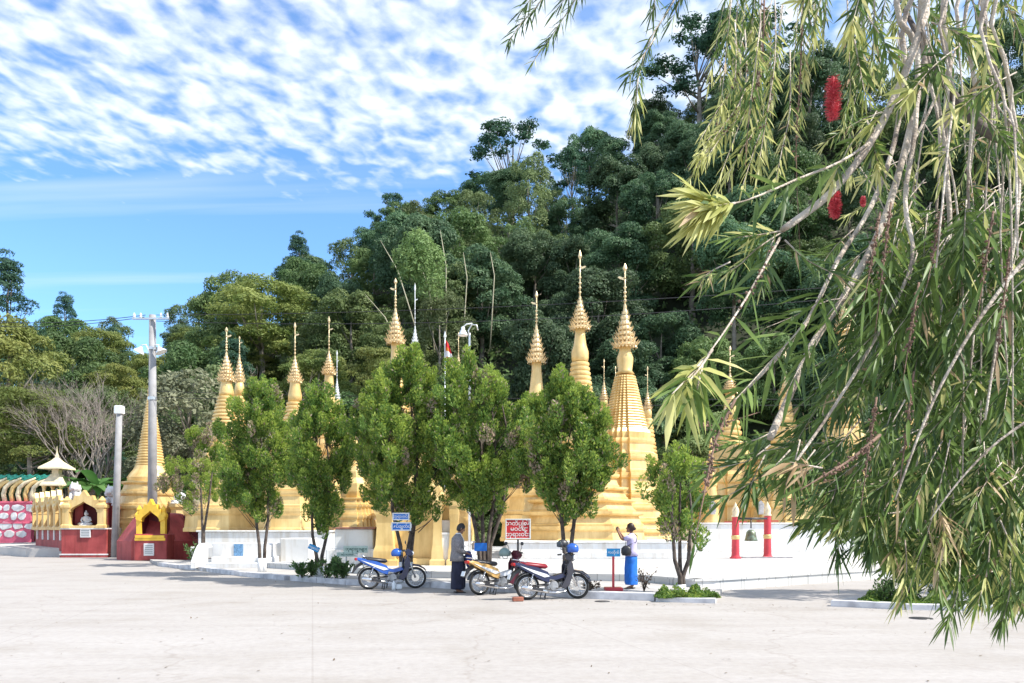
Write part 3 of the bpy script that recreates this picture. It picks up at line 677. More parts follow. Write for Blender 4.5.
# shrine B: maroon faceted mound with ochre niche
SBx, SBY = X(156, 40.6), 39.5; k = SBY / F
r = empty('mound_shrine', (SBx, SBY + 1.6, 0), 0, 'maroon faceted mound with bright ochre niche in front of the utility pole', 'shrine')
b = MB(); s8 = rot_sec(OCT, 6)
b.lathe([(1.90, 0), (1.90, .95), (1.86, 1.0), (1.05, 2.3), (.9, 2.36), (.8, 2.36)], sec=s8); b.build('mound', M_red, r)
b = MB(); b.bbox((0.47, -1.72, .66), (1.6, .9, 1.3), .03); b.build('front_block', M_red, r)
b = MB(); arch(b, .45, 1.12, 1.42, 1.9, .34, -2.0); b.bbox((.45, -2.0, 1.05), (1.5, .4, .14), .02); b.build('niche_front', M_yel, r)
b = MB(); b.box((-.05, -1.55, 1.75), (.06, .8, 1.2)); b.box((.95, -1.55, 1.75), (.06, .8, 1.2)); b.box((.45, -1.2, 1.75), (1.0, .05, 1.2)); b.box((.45, -1.55, 2.35), (1.1, .8, .06)); b.box((.45, -1.58, 1.18), (1.0, .8, .05)); b.build('niche', M_dred, r)
b = MB(); b.bbox((.41, -2.19, .55), (.5, .05, .6), .008); b.build('plaque', M_tile, r)
b = MB()
for q in range(5): b.box((.41, -2.217, .74 - q * .09), (.38, .005, .03))
b.build('inscription', mwr, r)
b = MB()
for q in range(9):
    t = q / 8; p = Vector((1.15 + t * 1.0, .3 - t * 1.0, 0)); z = 2.1 - t * .7
    b.lathe([(.09, z - .35), (.09, z), (.13, z + .05), (.04, z + .16), (.06, z + .2), (.01, z + .3)], 8, (p.x, p.y, 0))
b.build('scalloped_crest', M_dred, r)

# low white blocks between the shrines
b = MB(); b.bbox((X(109, 44), 44.6, .8), (.9, 1.6, 1.6), .03); tag(b.build('white_pier', M_white), 'low whitewashed pier beside the short concrete pole', 'pier')
# stone patterned wall
Yw = 54.0; x0, x1 = X(-60, Yw), X(31, Yw); z0, z1 = .4, Z(503, Yw)
r = empty('boundary_wall', ((x0 + x1) / 2, Yw, 0), 0, 'pink wall with white rubble stone pattern under the dragon row', 'wall')
b = MB(); b.bbox((0, .2, (z0 + z1) / 2), (x1 - x0, .4, z1 - z0), .02); b.bbox((0, .2, z1 + .05), (x1 - x0 + .1, .5, .12), .02); b.bbox((0, -.02, z1 - 1.35), (x1 - x0, .08, .09), .01)
b.build('render', mat('pink_render', (.62, .12, .19), .7, .15, 2), r)
b = MB(); rnd = random.Random(4)
for row in range(4):
    xx = x0 - (x0 + x1) / 2 + .1; zc = z1 - .33 - row * .55 - (.12 if row > 1 else 0)
    while xx < (x1 - x0) / 2 - .3:
        w = rnd.uniform(.42, .95); h = rnd.uniform(.44, .58); n = 7; a0 = rnd.uniform(0, 1)
        n = 8; poly = [(xx + w / 2 + w * .5 * math.cos(2 * pi * i / n + a0) * rnd.uniform(.8, 1.14), zc + h * .5 * math.sin(2 * pi * i / n + a0) * rnd.uniform(.8, 1.14)) for i in range(n)]
        b.prism(poly, .05, 'y', (0, -.01, 0), inset=.12); xx += w + .06
b.build('stones', M_white, r)
# row of dragon (naga) heads on the wall
M_green = mat('turquoise_paint', (.03, .30, .22), .5, .2, 6); M_cream = mat('cream_paint', (.72, .62, .42), .6, .15, 5)
for q in range(7):
    px = -12 + q * 7.2; y = Yw + .3 + (q % 2) * .05
    r = empty('dragon_ornament', (X(px, Yw), y, z1 + .11), 0, ['first','second','third','fourth','fifth','sixth','seventh'][q] + ' serpent ornament from the left on the pink stone-patterned wall', 'ornament', 'row of serpent ornaments on the pink wall')
    b = MB(); b.tube([(0, 0, 0), (-.12, 0, .5), (.02, 0, .95), (.35, 0, 1.25), (.75, 0, 1.42), (1.1, 0, 1.6)], [.16, .15, .15, .14, .11, .05], 8); b.build('body', M_gold if q % 2 else M_cream, r)
    b = MB()
    b.prism([(.15, 1.32), (.5, 1.48), (1.0, 1.66), (1.3, 1.9), (.9, 1.76), (.7, 1.84), (.55, 1.62), (.38, 1.68), (.3, 1.5), (.15, 1.48)], .1, 'y', inset=.1); b.build('mane', M_green, r)
# pavilion with two roofs and a white Buddha inside
Yp = 52.0; r = empty('roofed_pavilion', (X(57, Yp), Yp, Z(503, Yp) - 2.2), 0, 'small gilded pavilion with two peaked roofs behind the niche row', 'pavilion')
k = Yp / F; b = MB(); b.bbox((0, 0, 1.1), (24 * k, 1.6, 2.2), .03); b.build('base', M_red, r)
zt = 2.2
for sx in (-1, 1):
    for sy in (-1, 1):
        b = MB(); b.lathe([(.14, 0), (.14, .1), (.10, .14), (.10, .95), (.15, 1.05), (.15, 1.15)], 8, (sx * 8.5 * k, sy * .5, zt)); b.build('pillar', M_gold, r)
sq = [(.71, .71), (-.71, .71), (-.71, -.71), (.71, -.71)]
b = MB(); b.lathe([(.86, zt + 1.15), (1.02, zt + 1.1), (1.0, zt + 1.2), (.45, zt + 1.75), (.38, zt + 1.85)], sec=sq, mi=0); b.build('lower_roof', M_cream, r)
b = MB(); b.lathe([(.3, zt + 1.85), (.3, zt + 2.2)], sec=sq); b.lathe([(.9, zt + 2.22), (1.12, zt + 2.18), (1.1, zt + 2.28), (.4, zt + 2.7), (.12, zt + 2.95), (.05, zt + 3.3), (.01, zt + 3.7)], sec=sq); b.build('upper_roof', M_cream, r)
b = MB(); buddha(b, (X(57, Yp), Yp, Z(503, Yp) + .02), .95); tag(b.build('seated_statue', M_white), 'white seated statue under the two-roofed pavilion', 'statue')
# guardian lions (seated, white)
def lion(px, py0, Y, h, label):
    b = MB(); x, y, z = X(px, Y), Y, Z(py0, Y); s = h
    b.bbox((x, y, z - s * .15), (s * .55, s * .7, s * .3), .02)
    b.tube([(x, y + s * .22, z + s * .12), (x, y + s * .1, z + s * .38), (x, y - s * .02, z + s * .62)], [s * .22, s * .2, s * .16], 10)
    for q in (-1, 1):
        b.tube([(x + q * s * .12, y - s * .1, z + s * .5), (x + q * s * .13, y - s * .2, z + s * .2), (x + q * s * .13, y - s * .24, z)], [s * .08, s * .06, s * .07], 8)
        b.ball((x + q * s * .19, y + s * .1, z + s * .1), (s * .1, s * .2, s * .13), 8, 6)
        b.lathe([(s * .05, z + s * .88), (s * .045, z + s * .95), (.005, z + s * 1.02)], 6, (x + q * s * .12, y - s * .02, 0))
    b.ball((x, y - s * .05, z + s * .76), (s * .2, s * .2, s * .19), 12, 8); b.ball((x, y - s * .22, z + s * .70), (s * .1, s * .1, s * .08), 8, 6)
    b.lathe([(s * .24, z + s * .58), (s * .27, z + s * .66), (s * .22, z + s * .86)], 10, (x, y + s * .03, 0))
    b.tube([(x, y + s * .4, z + s * .05), (x, y + s * .5, z + s * .4), (x, y + s * .38, z + s * .7)], [s * .05, s * .045, s * .06], 6)
    tag(b.build('lion_statue', M_white), label, 'statue')
lion(75, 503, 49, 1.3, 'white guardian lion statue right of the two-roofed pavilion')
lion(112, 512, 47, 1.6, 'white guardian lion statue left of the short concrete pole')
# small white Buddha on gilded pedestal right of the mound
b = MB(); b.lathe([(.75, Z(532, 45)), (.72, Z(524, 45)), (.55, Z(520, 45)), (.5, Z(510, 45)), (.62, Z(507, 45)), (.6, Z(504, 45))], 8, (X(180, 45), 45, 0)); b.lathe([(.9, 0), (.9, Z(532, 45))], 8, (X(180, 45), 45, 0))
tag(b.build('pedestal', M_gold), 'gilded pedestal behind the maroon mound carrying a white seated statue', 'pedestal')
b = MB(); buddha(b, (X(180, 45), 45, Z(504, 45)), 1.0); b.lathe([(.5, Z(504, 45) - .01), (.5, Z(503, 45)), (.4, Z(502, 45))], 12, (X(180, 45), 45, 0)); tag(b.build('seated_statue', M_white), 'white seated statue on a gilded pedestal right of the maroon mound', 'statue')

# steps with curved side walls and little wall (x 190-285)
Ys = 30.5; r = empty('terrace_steps', (X(243, Ys), Ys, .1), 0, 'white steps between curved cheek walls with a blue notice', 'steps')
k = Ys / F
b = MB(); b.bbox((0, 1.1, .45), (78 * k, .5, .92), .02); b.bbox((-.0, .35, .2), (60 * k, 1.1, .4), .02); b.bbox((0, -.45, .1), (60 * k, .6, .2), .02); b.build('block', M_white, r)
for s_, xx in ((-1, -42 * k), (1, 26 * k)):
    c = MB(); prof = [(-.75, 0)] + [(-.72 + .9 * t, .22 + .7 * math.sin(t * pi / 2)) for t in np.linspace(0, 1, 8)] + [(.45, .92), (.45, 0)]
    c.prism([(a, z) for a, z in prof], .22, 'x', (xx, 0, 0), inset=.04); c.build('cheek_wall', M_white, r)
b = MB(); b.bbox((46 * k, 1.5, .55), (30 * k, 1.4, 1.1), .03); b.build('side_block', M_white, r)
b = MB(); b.bbox((-12 * k, .83, .62), (.36, .03, .5), .005); b.build('notice', mat('pale_blue_notice', (.12, .25, .42), .5, .3, 20), r)

# ------------------------------------------------------------------ poles, wires, lamp, flag
Yq = 43.6
r = empty('utility_pole', (X(152.5, Yq), Yq, 0), 0, 'tall concrete utility pole with crossarm and two floodlight lamps', 'pole')
zt = Z(315, Yq); b = MB(); b.lathe([(.27, 0), (.17, zt)], 14, smooth=True); b.build('shaft', M_pole, r)
b = MB(); b.box((0, -.2, zt - .25), (2.0, .10, .09)); b.build('crossarm', M_metal, r)
for q in (-.9, -.55, .55, .9):
    b = MB(); b.lathe([(.05, 0), (.08, .05), (.045, .1), (.08, .15), (.04, .2), (.03, .26)], 10, (q, -.2, zt - .2), smooth=True); b.build('insulator', M_lamp, r)
for s_ in (-1, 1):
    b = MB(); zz = Z(352, Yq)
    b.tube([(0, -.1, zz - .3), (s_ * .25, -.25, zz + .35), (s_ * .5, -.3, zz + .3)], .035, 6)
    M = Matrix.Rotation(s_ * R(-28), 4, 'Y')
    b.lathe([(.06, .14), (.10, .04), (.27, -.15), (.31, -.21), (.29, -.22), (.14, -.14)], 14, (s_ * .52, -.3, zz + .1), M=M, smooth=True); b.build('floodlight', M_lamp, r)
for q in (400, 350):
    b = MB(); b.lathe([(.24, Z(q, Yq)), (.24, Z(q - 3, Yq))], 12); b.build('band', M_metal, r)
Y2 = 43.4; r = empty('short_pole', (X(116.5, Y2), Y2, 0), R(0), 'short weathered concrete pole between the two maroon shrines', 'pole')
b = MB(); b.tube([(-.1, 0, 0), (.16, 0, Z(408, Y2))], [.2, .16], 10); b.build('shaft', M_pole, r)
b = MB(); b.bbox((.16, 0, Z(410, Y2)), (.42, .4, .45), .03); b.build('cap', M_lamp, r)
def cable(a, c, sag, rad, label, n=26):
    b = MB(); pts = []
    for i in range(n + 1):
        t = i / n; p = Vector(a).lerp(Vector(c), t); p.z -= sag * 4 * t * (1 - t); pts.append(p)
    b.tube(pts, rad, 5); tag(b.build('overhead_cable', M_wire), label, 'cable', 'overhead cables')
cable((X(158, Yq), Yq - .2, Z(316, Yq)), P(1060, 268, 36), .5, .016, 'upper overhead cable crossing in front of the hill')
cable((X(158, Yq), Yq - .2, Z(322, Yq)), P(1060, 274, 36), .9, .016, 'second overhead cable sagging just under the upper one')
cable((X(147, Yq), Yq - .2, Z(316, Yq)), P(-80, 312, 60), .6, .02, 'overhead cable leaving the utility pole over the left trees')
cable((X(146, Yq), Yq - .2, Z(318, Yq)), P(-80, 318, 60), .6, .02, 'lower overhead cable leaving the utility pole over the left trees')
cable((X(158, Yq), Yq - .2, Z(392, Yq)), P(1060, 396, 44), .3, .014, 'low cable behind the stupa spires at treetop height')
cable((X(158, Yq), Yq - .2, Z(398, Yq)), P(1060, 402, 44), .3, .014, 'lowest cable behind the stupa spires')
# street lamp over the cypress
Yl = 34.0; r = empty('street_lamp', (X(469.5, Yl), Yl, TZ), 0, 'street lamp with a hooked pale arm rising behind the third cypress', 'street lamp')
b = MB(); zl = Z(333, Yl) - TZ; b.tube([(0, 0, 0), (0, 0, zl - .1), (0, 0, zl)], [.06, .045, .045], 8)
b.tube([(0, 0, zl - .12), (-.05, 0, zl + .1), (.1, 0, zl + .36), (.3, 0, zl + .34), (.36, 0, zl + .12)], .03, 8)
b.build('pole', M_metal, r)
b = MB(); b.lathe([(.02, .22), (.07, .2), (.09, .08), (.20, -.1), (.22, -.16), (.18, -.15)], 12, (-.28, 0, zl + .05), smooth=True); b.tube([(-.28, 0, zl + .25), (-.12, 0, zl + .38), (.12, 0, zl + .40)], .03, 6); b.build('lamp_head', M_lamp, r)
# flag
Yf = 34.5; r = empty('flagpole', (X(445, Yf), Yf, TZ), 0, 'thin flagpole with a limp multicoloured flag between two cypress tops', 'flag')
zf = Z(338, Yf) - TZ
b = MB(); b.tube([(0, 0, 0), (0, 0, zf)], .025, 6); b.lathe([(.03, zf), (.06, zf + .06), (.05, zf + .12), (.005, zf + .3)], 8); b.build('pole', M_lamp, r)
b = MB(); cols = [mat('flag_blue', (.05, .07, .5), .7, .1, 5), mat('flag_yellow', (.8, .5, .04), .7, .1, 5), mat('flag_red', (.65, .03, .04), .7, .1, 5), mat('flag_white', (.8, .8, .8), .7, .1, 5), mat('flag_orange', (.8, .22, .03), .7, .1, 5)]
nx_, nz_ = 10, 12; vs = []; 
for j in range(nz_ + 1):
    for i in range(nx_ + 1):
        u, v = i / nx_, j / nz_
        vs.append((.03 + u * (.12 + .30 * v), .07 * math.sin(u * 9 + v * 2), zf - .08 - v * 1.05 - u * .18 * (1 - v * .3)))
for j in range(nz_):
    for i in range(nx_):
        a = j * (nx_ + 1) + i; q = j * 5 // nz_
        b.add([vs[a], vs[a + 1], vs[a + nx_ + 2], vs[a + nx_ + 1]], [(0, 1, 2, 3)], [2, 4, 3, 2, 0][q] if i < 6 else [2, 2, 3, 4, 0][q])
fl = b.build('cloth', cols, r); md = fl.modifiers.new('s', 'SOLIDIFY'); md.thickness = .006
# ------------------------------------------------------------------ signs (Burmese lettering), bell, red posts
def burmese(txt, size, parent, M, name='lettering', mat_=None, loc=(0, 0, 0)):
    cu = bpy.data.curves.new(name, 'FONT'); cu.body = txt; cu.size = size; cu.align_x = 'CENTER'; cu.align_y = 'CENTER'; cu.extrude = .002; cu.space_line = .95; cu.offset = size * .012
    o = bpy.data.objects.new(name, cu); COL.objects.link(o)
    dg = bpy.context.evaluated_depsgraph_get(); me = bpy.data.meshes.new_from_object(o.evaluated_get(dg)); bpy.data.objects.remove(o)
    me.materials.clear(); o = link(name, me, mat_ or M_letter, parent, loc); o.rotation_euler = (R(90), 0, 0); return o
def board(name, px, py, Y, w, h, m, txt, size, label, rz=0, tilt=0, frame=None, post=None, zb=0.0, cat='sign'):
    zc = Z(py, Y); r = empty(name, (X(px, Y), Y, zb), R(rz), label, cat); z = zc - zb
    Mt = Matrix.Rotation(R(tilt), 4, 'Y')
    b = MB(); b.bbox((0, 0, z), (w, .03, h), .006, M=Mt); b.build('board', m, r)
    if frame:
        f = MB(); t = .035
        for q in (-1, 1): f.bbox(Vector((0, -.008, z)) + Mt @ Vector((0, 0, q * (h / 2))), (w + t, .045, t), .005, M=Mt); f.bbox(Vector((0, -.008, z)) + Mt @ Vector((q * w / 2, 0, 0)), (t, .045, h - t), .005, M=Mt)
        f.build('frame', frame, r)
    if txt:
        o = burmese(txt, size, r, None, loc=(0, -.0185, z))
        if tilt: o.rotation_euler = (R(90), R(0), 0); o.rotation_euler = Euler((R(90), R(tilt), 0), 'XYZ')
    if post:
        p = MB(); p.bbox((0, .04, (z + h * .3) / 2), (.055, .05, z + h * .3), .008); p.bbox((0, .02, .04), (.42, .36, .08), .015); p.build('post', post, r)
    return r
board('sign_board', 401, 516.5, 21.9, .43, .17, M_blue, 'ဘုရားဝင်း', .10, 'smaller upper blue board with white Burmese lettering on the biggest cypress', frame=M_lamp, rz=3)
board('sign_board', 401.3, 526.5, 21.85, .50, .20, M_blue, 'ဖိနပ်ချွတ်ပါ', .12, 'larger lower blue board with white frame on the biggest cypress', frame=M_lamp, rz=3)
board('sign_board', 480.5, 547, 21.5, .34, .22, M_blue, '', .08, 'plain blue board nailed to the trunk behind the man')
board('sign_board', 314, 548, 23.9, .34, .16, M_cyan, 'ကျောင်း', .09, 'tilted light blue board on the second cypress stem', tilt=24)
board('sign_board', 518, 529, 22.5, .68, .54, M_redsign, 'သတိပြုရန်\nမဝင်ရ\nဘုရားဝင်း', .16, 'red notice board with white Burmese lettering behind the motorbikes', frame=M_lamp, post=M_dark, zb=.12)
M_sgreen = mat('pale_green_board', (.50, .60, .52), .6, .15, 6); M_dg = mat('dark_green_letters', (.03, .10, .07), .6, .1, 6)
r = empty('sign_board', (X(353, 23.6), 23.6, .12), 0, 'pale green board of dark Burmese lettering with a stub board beside it', 'sign'); zc = Z(551, 23.6) - .12
b = MB(); b.bbox((.08, 0, zc + .05), (.72, .03, .20), .005); b.bbox((-.16, -.03, zc - .10), (.62, .03, .13), .005); b.build('board', M_sgreen, r)
burmese('ဘုရားဖူးများ', .12, r, None, mat_=M_dg, loc=(.1, -.018, zc + .06)); burmese('မင်္ဂလာပါ', .08, r, None, mat_=M_dg, loc=(-.16, -.048, zc - .10))
b = MB(); b.box((-.2, .03, (zc) / 2), (.04, .03, zc + .1)); b.box((.3, .03, (zc) / 2), (.04, .03, zc + .1)); b.build('post', M_metal, r)
board('blue_sign', 613.5, 552.5, 18.9, .32, .19, M_cyan, 'စာတိုက်', .08, 'bright blue board on a red post beside the woman', post=M_post, zb=.12)

def bell_post(px, label):
    Y = 34.5 if px < 750 else 35.2
    r = empty('bell_post', (X(px, Y), Y, TZ), 0, label, 'post', 'pair of red posts carrying the bell'); h = Z(517 if px < 750 else 516, Y) - TZ
    b = MB(); b.lathe([(.24, 0), (.24, .06), (.19, .09), (.17, .16), (.155, h * .5), (.15, h)], 18, smooth=False); b.build('shaft', M_post, r)
    b = MB(); b.lathe([(.165, h * .46), (.185, h * .48), (.170, h * .51), (.19, h * .53), (.165, h * .56)], 18, smooth=True, cap=True); b.build('band', M_gold, r)
    b = MB(); b.lathe([(.17, h), (.17, h + .06), (.13, h + .1), (.155, h + .22), (.15, h + .32), (.08, h + .47), (.03, h + .58), (.005, h + .64)], 16, smooth=True); b.build('cap', mat('ivory_bud_cap', (.74, .60, .40), .5, .1, 7), r)
    b = MB(); b.box((0, 0, h * .88), (.95, .05, .05)); b.build('bracket', M_post, r)
bell_post(735.5, 'red bell post with ivory bud cap, the one without a dark foot plate')
bell_post(767.5, 'red bell post standing on a dark foot plate, nearer the hanging leaves')
b = MB(); b.bbox((X(766, 35.2), 35.2, TZ + .03), (2.2, .5, .06), .02); tag(b.build('foot_plate', M_stone), 'dark stone plate under the right red bell post', 'plate')
r = empty('bronze_bell', (X(751, 34.9), 34.9, Z(541, 34.9)), 0, 'greenish bronze bell hanging between the two red posts', 'bell')
b = MB(); b.lathe([(.27, 0), (.28, .03), (.25, .1), (.215, .28), (.19, .40), (.11, .48), (.04, .5)], 24, smooth=True); b.build('bell_body', M_bronze, r)
b = MB(); b.tube([(0, 0, .55), (0, 0, .95)], .03, 6); b.tube([(-.7, 0, .98), (.7, 0, .98)], .045, 8); b.build('hanger', M_dark, r)
# small window openings in the pilastered bases
for px in (713, 761):
    b = MB(); Y = 45.5; b.bbox((X(px, Y), Y - .0, Z(509, Y)), (.28, .12, .62), .02); b.prism([(X(px, Y) - .2, Z(512, Y)), (X(px, Y) + .2, Z(512, Y)), (X(px, Y) + .2, Z(504, Y)), (X(px, Y), Z(500, Y)), (X(px, Y) - .2, Z(504, Y))], .06, 'y', (0, Y + .06, 0))
    tag(b.build('wall_niche', M_stone), 'small grey niche between pilasters ' + ('left of both red posts' if px < 730 else 'just left of the right red post'), 'niche')

# ------------------------------------------------------------------ motorbikes
def wheel(root, x, rz=0.0, name='wheel', front=True, rad=.285):
    Mr = Matrix.Rotation(rz, 4, 'Z')
    def place(b):
        b.v = [tuple(Mr @ Vector((v[0], v[1], v[2])) + Vector((x, 0, rad))) for v in b.v]; return b
    def ring(b, Rr, r, n=40, m=8, fl=1.0):
        vs = []; fs = []
        for i in range(n):
            a = 2 * pi * i / n
            for k in range(m):
                t = 2 * pi * k / m; rr = Rr + r * math.cos(t); vs.append((rr * math.cos(a), r * fl * math.sin(t), rr * math.sin(a)))
        for i in range(n):
            for k in range(m): fs.append((i * m + k, i * m + (k + 1) % m, ((i + 1) % n) * m + (k + 1) % m, ((i + 1) % n) * m + k))
        b.add(vs, fs, 0, True)
    b = MB(); ring(b, rad - .033, .034, fl=1.0); w = place(b).build(name, M_black, root)
    b = MB(); ring(b, rad - .068, .014, fl=1.6); place(b).build('rim', M_chrome, w)
    b = MB()
    for i in range(18):
        a = 2 * pi * i / 18; a2 = a + (.35 if i % 2 else -.35); s = .03 if i % 2 else -.03
        b.tube([(.03 * math.cos(a2), s, .03 * math.sin(a2)), ((rad - .075) * math.cos(a), 0, (rad - .075) * math.sin(a))], .0045, 4)
    M90 = Matrix.Rotation(R(90), 4, 'X'); b.lathe([(.05, -.05), (.055, -.03), (.035, -.02), (.035, .02), (.055, .03), (.05, .05)], 14, M=M90); 
    b.lathe([(.10, .035), (.10, .04)], 20, M=M90)
    place(b).build('spokes', M_chrome, w); return w
def motorbike(loc, yaw, c_tail, c_shield, c_seat, c_under, label, steer=0.0, fmud=None):
    r = empty('motorbike', loc, yaw, label, 'motorbike', 'underbone motorbikes parked at the kerb')
    fx, rx = .62, -.60; S = Matrix.Rotation(steer, 4, 'Z'); hd = Vector((.40, 0, .80))   # steering head
    def ST(b):
        b.v = [tuple(S @ (Vector(v) - Vector((hd.x, 0, 0))) + Vector((hd.x, 0, 0))) for v in b.v]; return b
    wheel(r, rx)
    # front wheel is placed about the steering axis
    off = S @ Vector((fx - hd.x, 0, 0)); w = wheel(r, 0, steer); 
    for o in (w,) + tuple(w.children): 
        pass
    w.location = (hd.x + off.x, off.y, 0)
    b = MB()
    for s in (-1, 1): b.tube([(fx, s * .075, .285), (.50, s * .075, .62), (.44, s * .06, .80)], [.026, .022, .02], 8)
    ST(b).build('fork', M_chrome, r)
    b = MB(); n = 9; out = []; inn = []
    for i in range(n):
        a = R(20 + i * 16); out.append((fx + .335 * math.cos(a), .285 + .335 * math.sin(a))); inn.append((fx + .315 * math.cos(a), .285 + .315 * math.sin(a)))
    b.strip_prism(out, inn, .13, 'y'); b.prism([(fx - .06, .60), (fx + .22, .56), (fx + .30, .48), (fx + .1, .635), (fx - .1, .66)], .14, 'y', inset=.1); ST(b).build('front_fender', fmud or c_shield, r)
    # frame
    b = MB(); b.tube([(.40, 0, .82), (.28, 0, .55), (.12, 0, .40), (-.12, 0, .36), (-.30, 0, .50)], .032, 8)
    for s in (-1, 1): b.tube([(-.15, s * .08, .40), (-.45, s * .10, .66), (-.80, s * .09, .72)], .016, 6); b.tube([(-.12, s * .085, .33), (rx, s * .085, .285)], .02, 6)
    b.tube([(.05, -.22, .25), (.05, .22, .25)], .012, 6); b.build('frame', M_dark, r)
    b = MB()
    for s in (-1, 1):
        b.tube([(rx, s * .11, .30), (-.50, s * .12, .62)], [.018, .018], 8)
        pts = [Vector((rx + .01, s * .11, .34)).lerp(Vector((-.515, s * .12, .58)), t / 28) for t in range(29)]
        pts = [p + Vector((.028 * math.cos(i * pi / 2), .028 * math.sin(i * pi / 2), 0)) for i, p in enumerate(pts)]; b.tube(pts, .006, 4)
    b.build('shock_absorber', M_chrome, r)
    # engine
    b = MB(); b.lathe([(.10, -.11), (.115, -.09), (.115, .09), (.10, .11)], 18, (0.0, 0, .30), M=Matrix.Rotation(R(90), 4, 'X')); b.bbox((-.04, 0, .30), (.24, .19, .18), .03)
    for q in range(6): b.bbox((.14 + q * .028, 0, .315 + q * .004), (.014, .15, .13), .01)
    b.bbox((.31, 0, .33), (.07, .12, .11), .02); b.build('engine', M_engine, r)
    # exhaust on the right side (-y): the side the camera sees
    b = MB(); b.tube([(.31, -.05, .28), (.27, -.10, .17), (.08, -.15, .15), (-.18, -.16, .17)], .018, 8)
    b.tube([(-.16, -.17, .17), (-.22, -.175, .19), (-.60, -.185, .265), (-.80, -.19, .30), (-.82, -.19, .304)], [.022, .042, .048, .045, .02], 12); b.build('exhaust', M_chrome, r)
    b = MB(); b.bbox((-.45, -.235, .25), (.26, .012, .06), .01, M=Matrix.Rotation(R(10), 4, 'Y')); b.build('heat_shield', M_dark, r)
    # leg shield
    b = MB()
    for s in (-1, 1):
        b.prism([(.44, .78), (.36, .86), (.30, .74), (.30, .56), (.22, .40), (.14, .27), (.25, .23), (.36, .32), (.42, .50), (.46, .64)], .035, 'y', (0, s * .15, 0), inset=.06)
    b.prism([(.46, .80), (.38, .90), (.34, .78), (.36, .62), (.45, .60)], .26, 'y', inset=.1); b.build('leg_shield', c_shield, r)
    b = MB(); b.prism([(.31, .50), (.05, .43), (-.16, .47), (-.20, .56), (.03, .52), (.24, .58)], .20, 'y', inset=.06); b.build('centre_cover', c_under, r)
    # tail body
    b = MB(); 
    for s in (-1, 1): b.prism([(-.10, .50), (-.16, .62), (-.40, .72), (-.86, .83), (-.95, .80), (-.80, .70), (-.52, .56), (-.28, .42), (-.14, .38)], .05, 'y', (0, s * .115, 0), inset=.08)
    b.prism([(-.30, .62), (-.86, .80), (-.92, .77), (-.60, .64)], .20, 'y'); b.build('tail_body', c_tail, r)
    b = MB()
    for s in (-1, 1): b.prism([(-.12, .52), (-.20, .57), (-.50, .66), (-.84, .77), (-.50, .60), (-.25, .50)], .012, 'y', (0, s * .147, 0))
    b.build('side_stripe', M_lamp if c_tail is not M_lamp else c_shield, r)
    # seat
    b = MB(); b.lathe([(.05, 0), (.125, .05), (.135, .3), (.145, .55), (.10, .64), (.04, .66)], sec=[(math.cos(a) * .45, math.sin(a)) for a in [2 * pi * i / 14 for i in range(14)]], M=Matrix.Rotation(R(-84), 4, 'Y'), c=(-.13, 0, .73), smooth=True)
    b.build('seat', c_seat, r)
    b = MB()
    for s in (-1, 1): b.tube([(-.60, s * .10, .80), (-.80, s * .11, .88), (-.95, s * .07, .90)], .011, 6)
    b.tube([(-.95, -.07, .90), (-.95, .07, .90)], .011, 6); b.build('grab_rail', M_chrome, r)
    b = MB(); b.bbox((-.94, 0, .79), (.07, .15, .07), .02); b.build('tail_light', mat('red_lens', (.45, .02, .02), .2, .1, 5), r)
    b = MB(); b.prism([(-.80, .72), (-.95, .62), (-1.06, .44), (-1.02, .43), (-.90, .58), (-.76, .66)], .14, 'y', inset=.05)
    n = 8; out = []; inn = []
    for i in range(n):
        a = R(40 + i * 18); out.append((rx + .325 * math.cos(a), .285 + .325 * math.sin(a))); inn.append((rx + .308 * math.cos(a), .285 + .308 * math.sin(a)))
    b.strip_prism(out, inn, .12, 'y'); b.build('rear_fender', M_dark, r)
    b = MB(); b.bbox((-1.045, 0, .52), (.012, .16, .12), .004, M=Matrix.Rotation(R(20), 4, 'Y')); b.build('number_plate', M_lamp, r)
    # handlebar and head
    b = MB(); b.prism([(.38, .88), (.34, .98), (.42, 1.05), (.52, 1.0), (.56, .92), (.48, .84)], .22, 'y', inset=.2); ST(b).build('headlamp_cowl', c_shield, r)
    b = MB(); b.ball((.535, 0, .93), (.05, .075, .06), 12, 8); ST(b).build('headlight', mat('clear_lens', (.8, .82, .82), .1, .05, 5), r)
    b = MB()
    for s in (-1, 1): b.tube([(.40, s * .05, .98), (.38, s * .2, 1.01), (.32, s * .33, 1.0)], .012, 6)
    h = ST(b).build('handlebar', M_chrome, r)
    b = MB()
    for s in (-1, 1): b.tube([(.34, s * .27, 1.003), (.30, s * .37, .998)], .019, 8)
    ST(b).build('grip', M_black, h)
    for s in (-1, 1):
        b = MB(); b.tube([(.38, s * .19, 1.01), (.40, s * .24, 1.12), (.37, s * .27, 1.19)], .007, 5); b.ball((.36, s * .29, 1.22), (.018, .06, .045), 12, 8); ST(b).build('mirror', M_dark, r)
    b = MB(); b.tube([(-.06, .10, .26), (-.10, .22, .02)], .012, 6); b.tube([(-.2, -.12, .2), (-.24, -.14, .005), (-.24, .14, .005), (-.2, .12, .2)], .012, 6); b.build('stand', M_dark, r)
    return r
M_bk = mat('gloss_blue_paint', (.02, .10, .42), .25, .1, 5, coat=.5); M_nv = mat('gloss_navy_paint', (.015, .022, .07), .25, .1, 5, coat=.5)
M_si = mat('silver_plastic', (.62, .64, .68), .3, .08, 5); M_or = mat('amber_plastic', (.58, .36, .13), .35, .1, 5); M_rd = mat('dark_red_vinyl', (.24, .012, .025), .4, .15, 6); M_gs = mat('gloss_charcoal_paint', (.035, .035, .05), .25, .1, 5, coat=.5)
M_bz = mat('burgundy_plastic', (.10, .015, .03), .3, .1, 5)
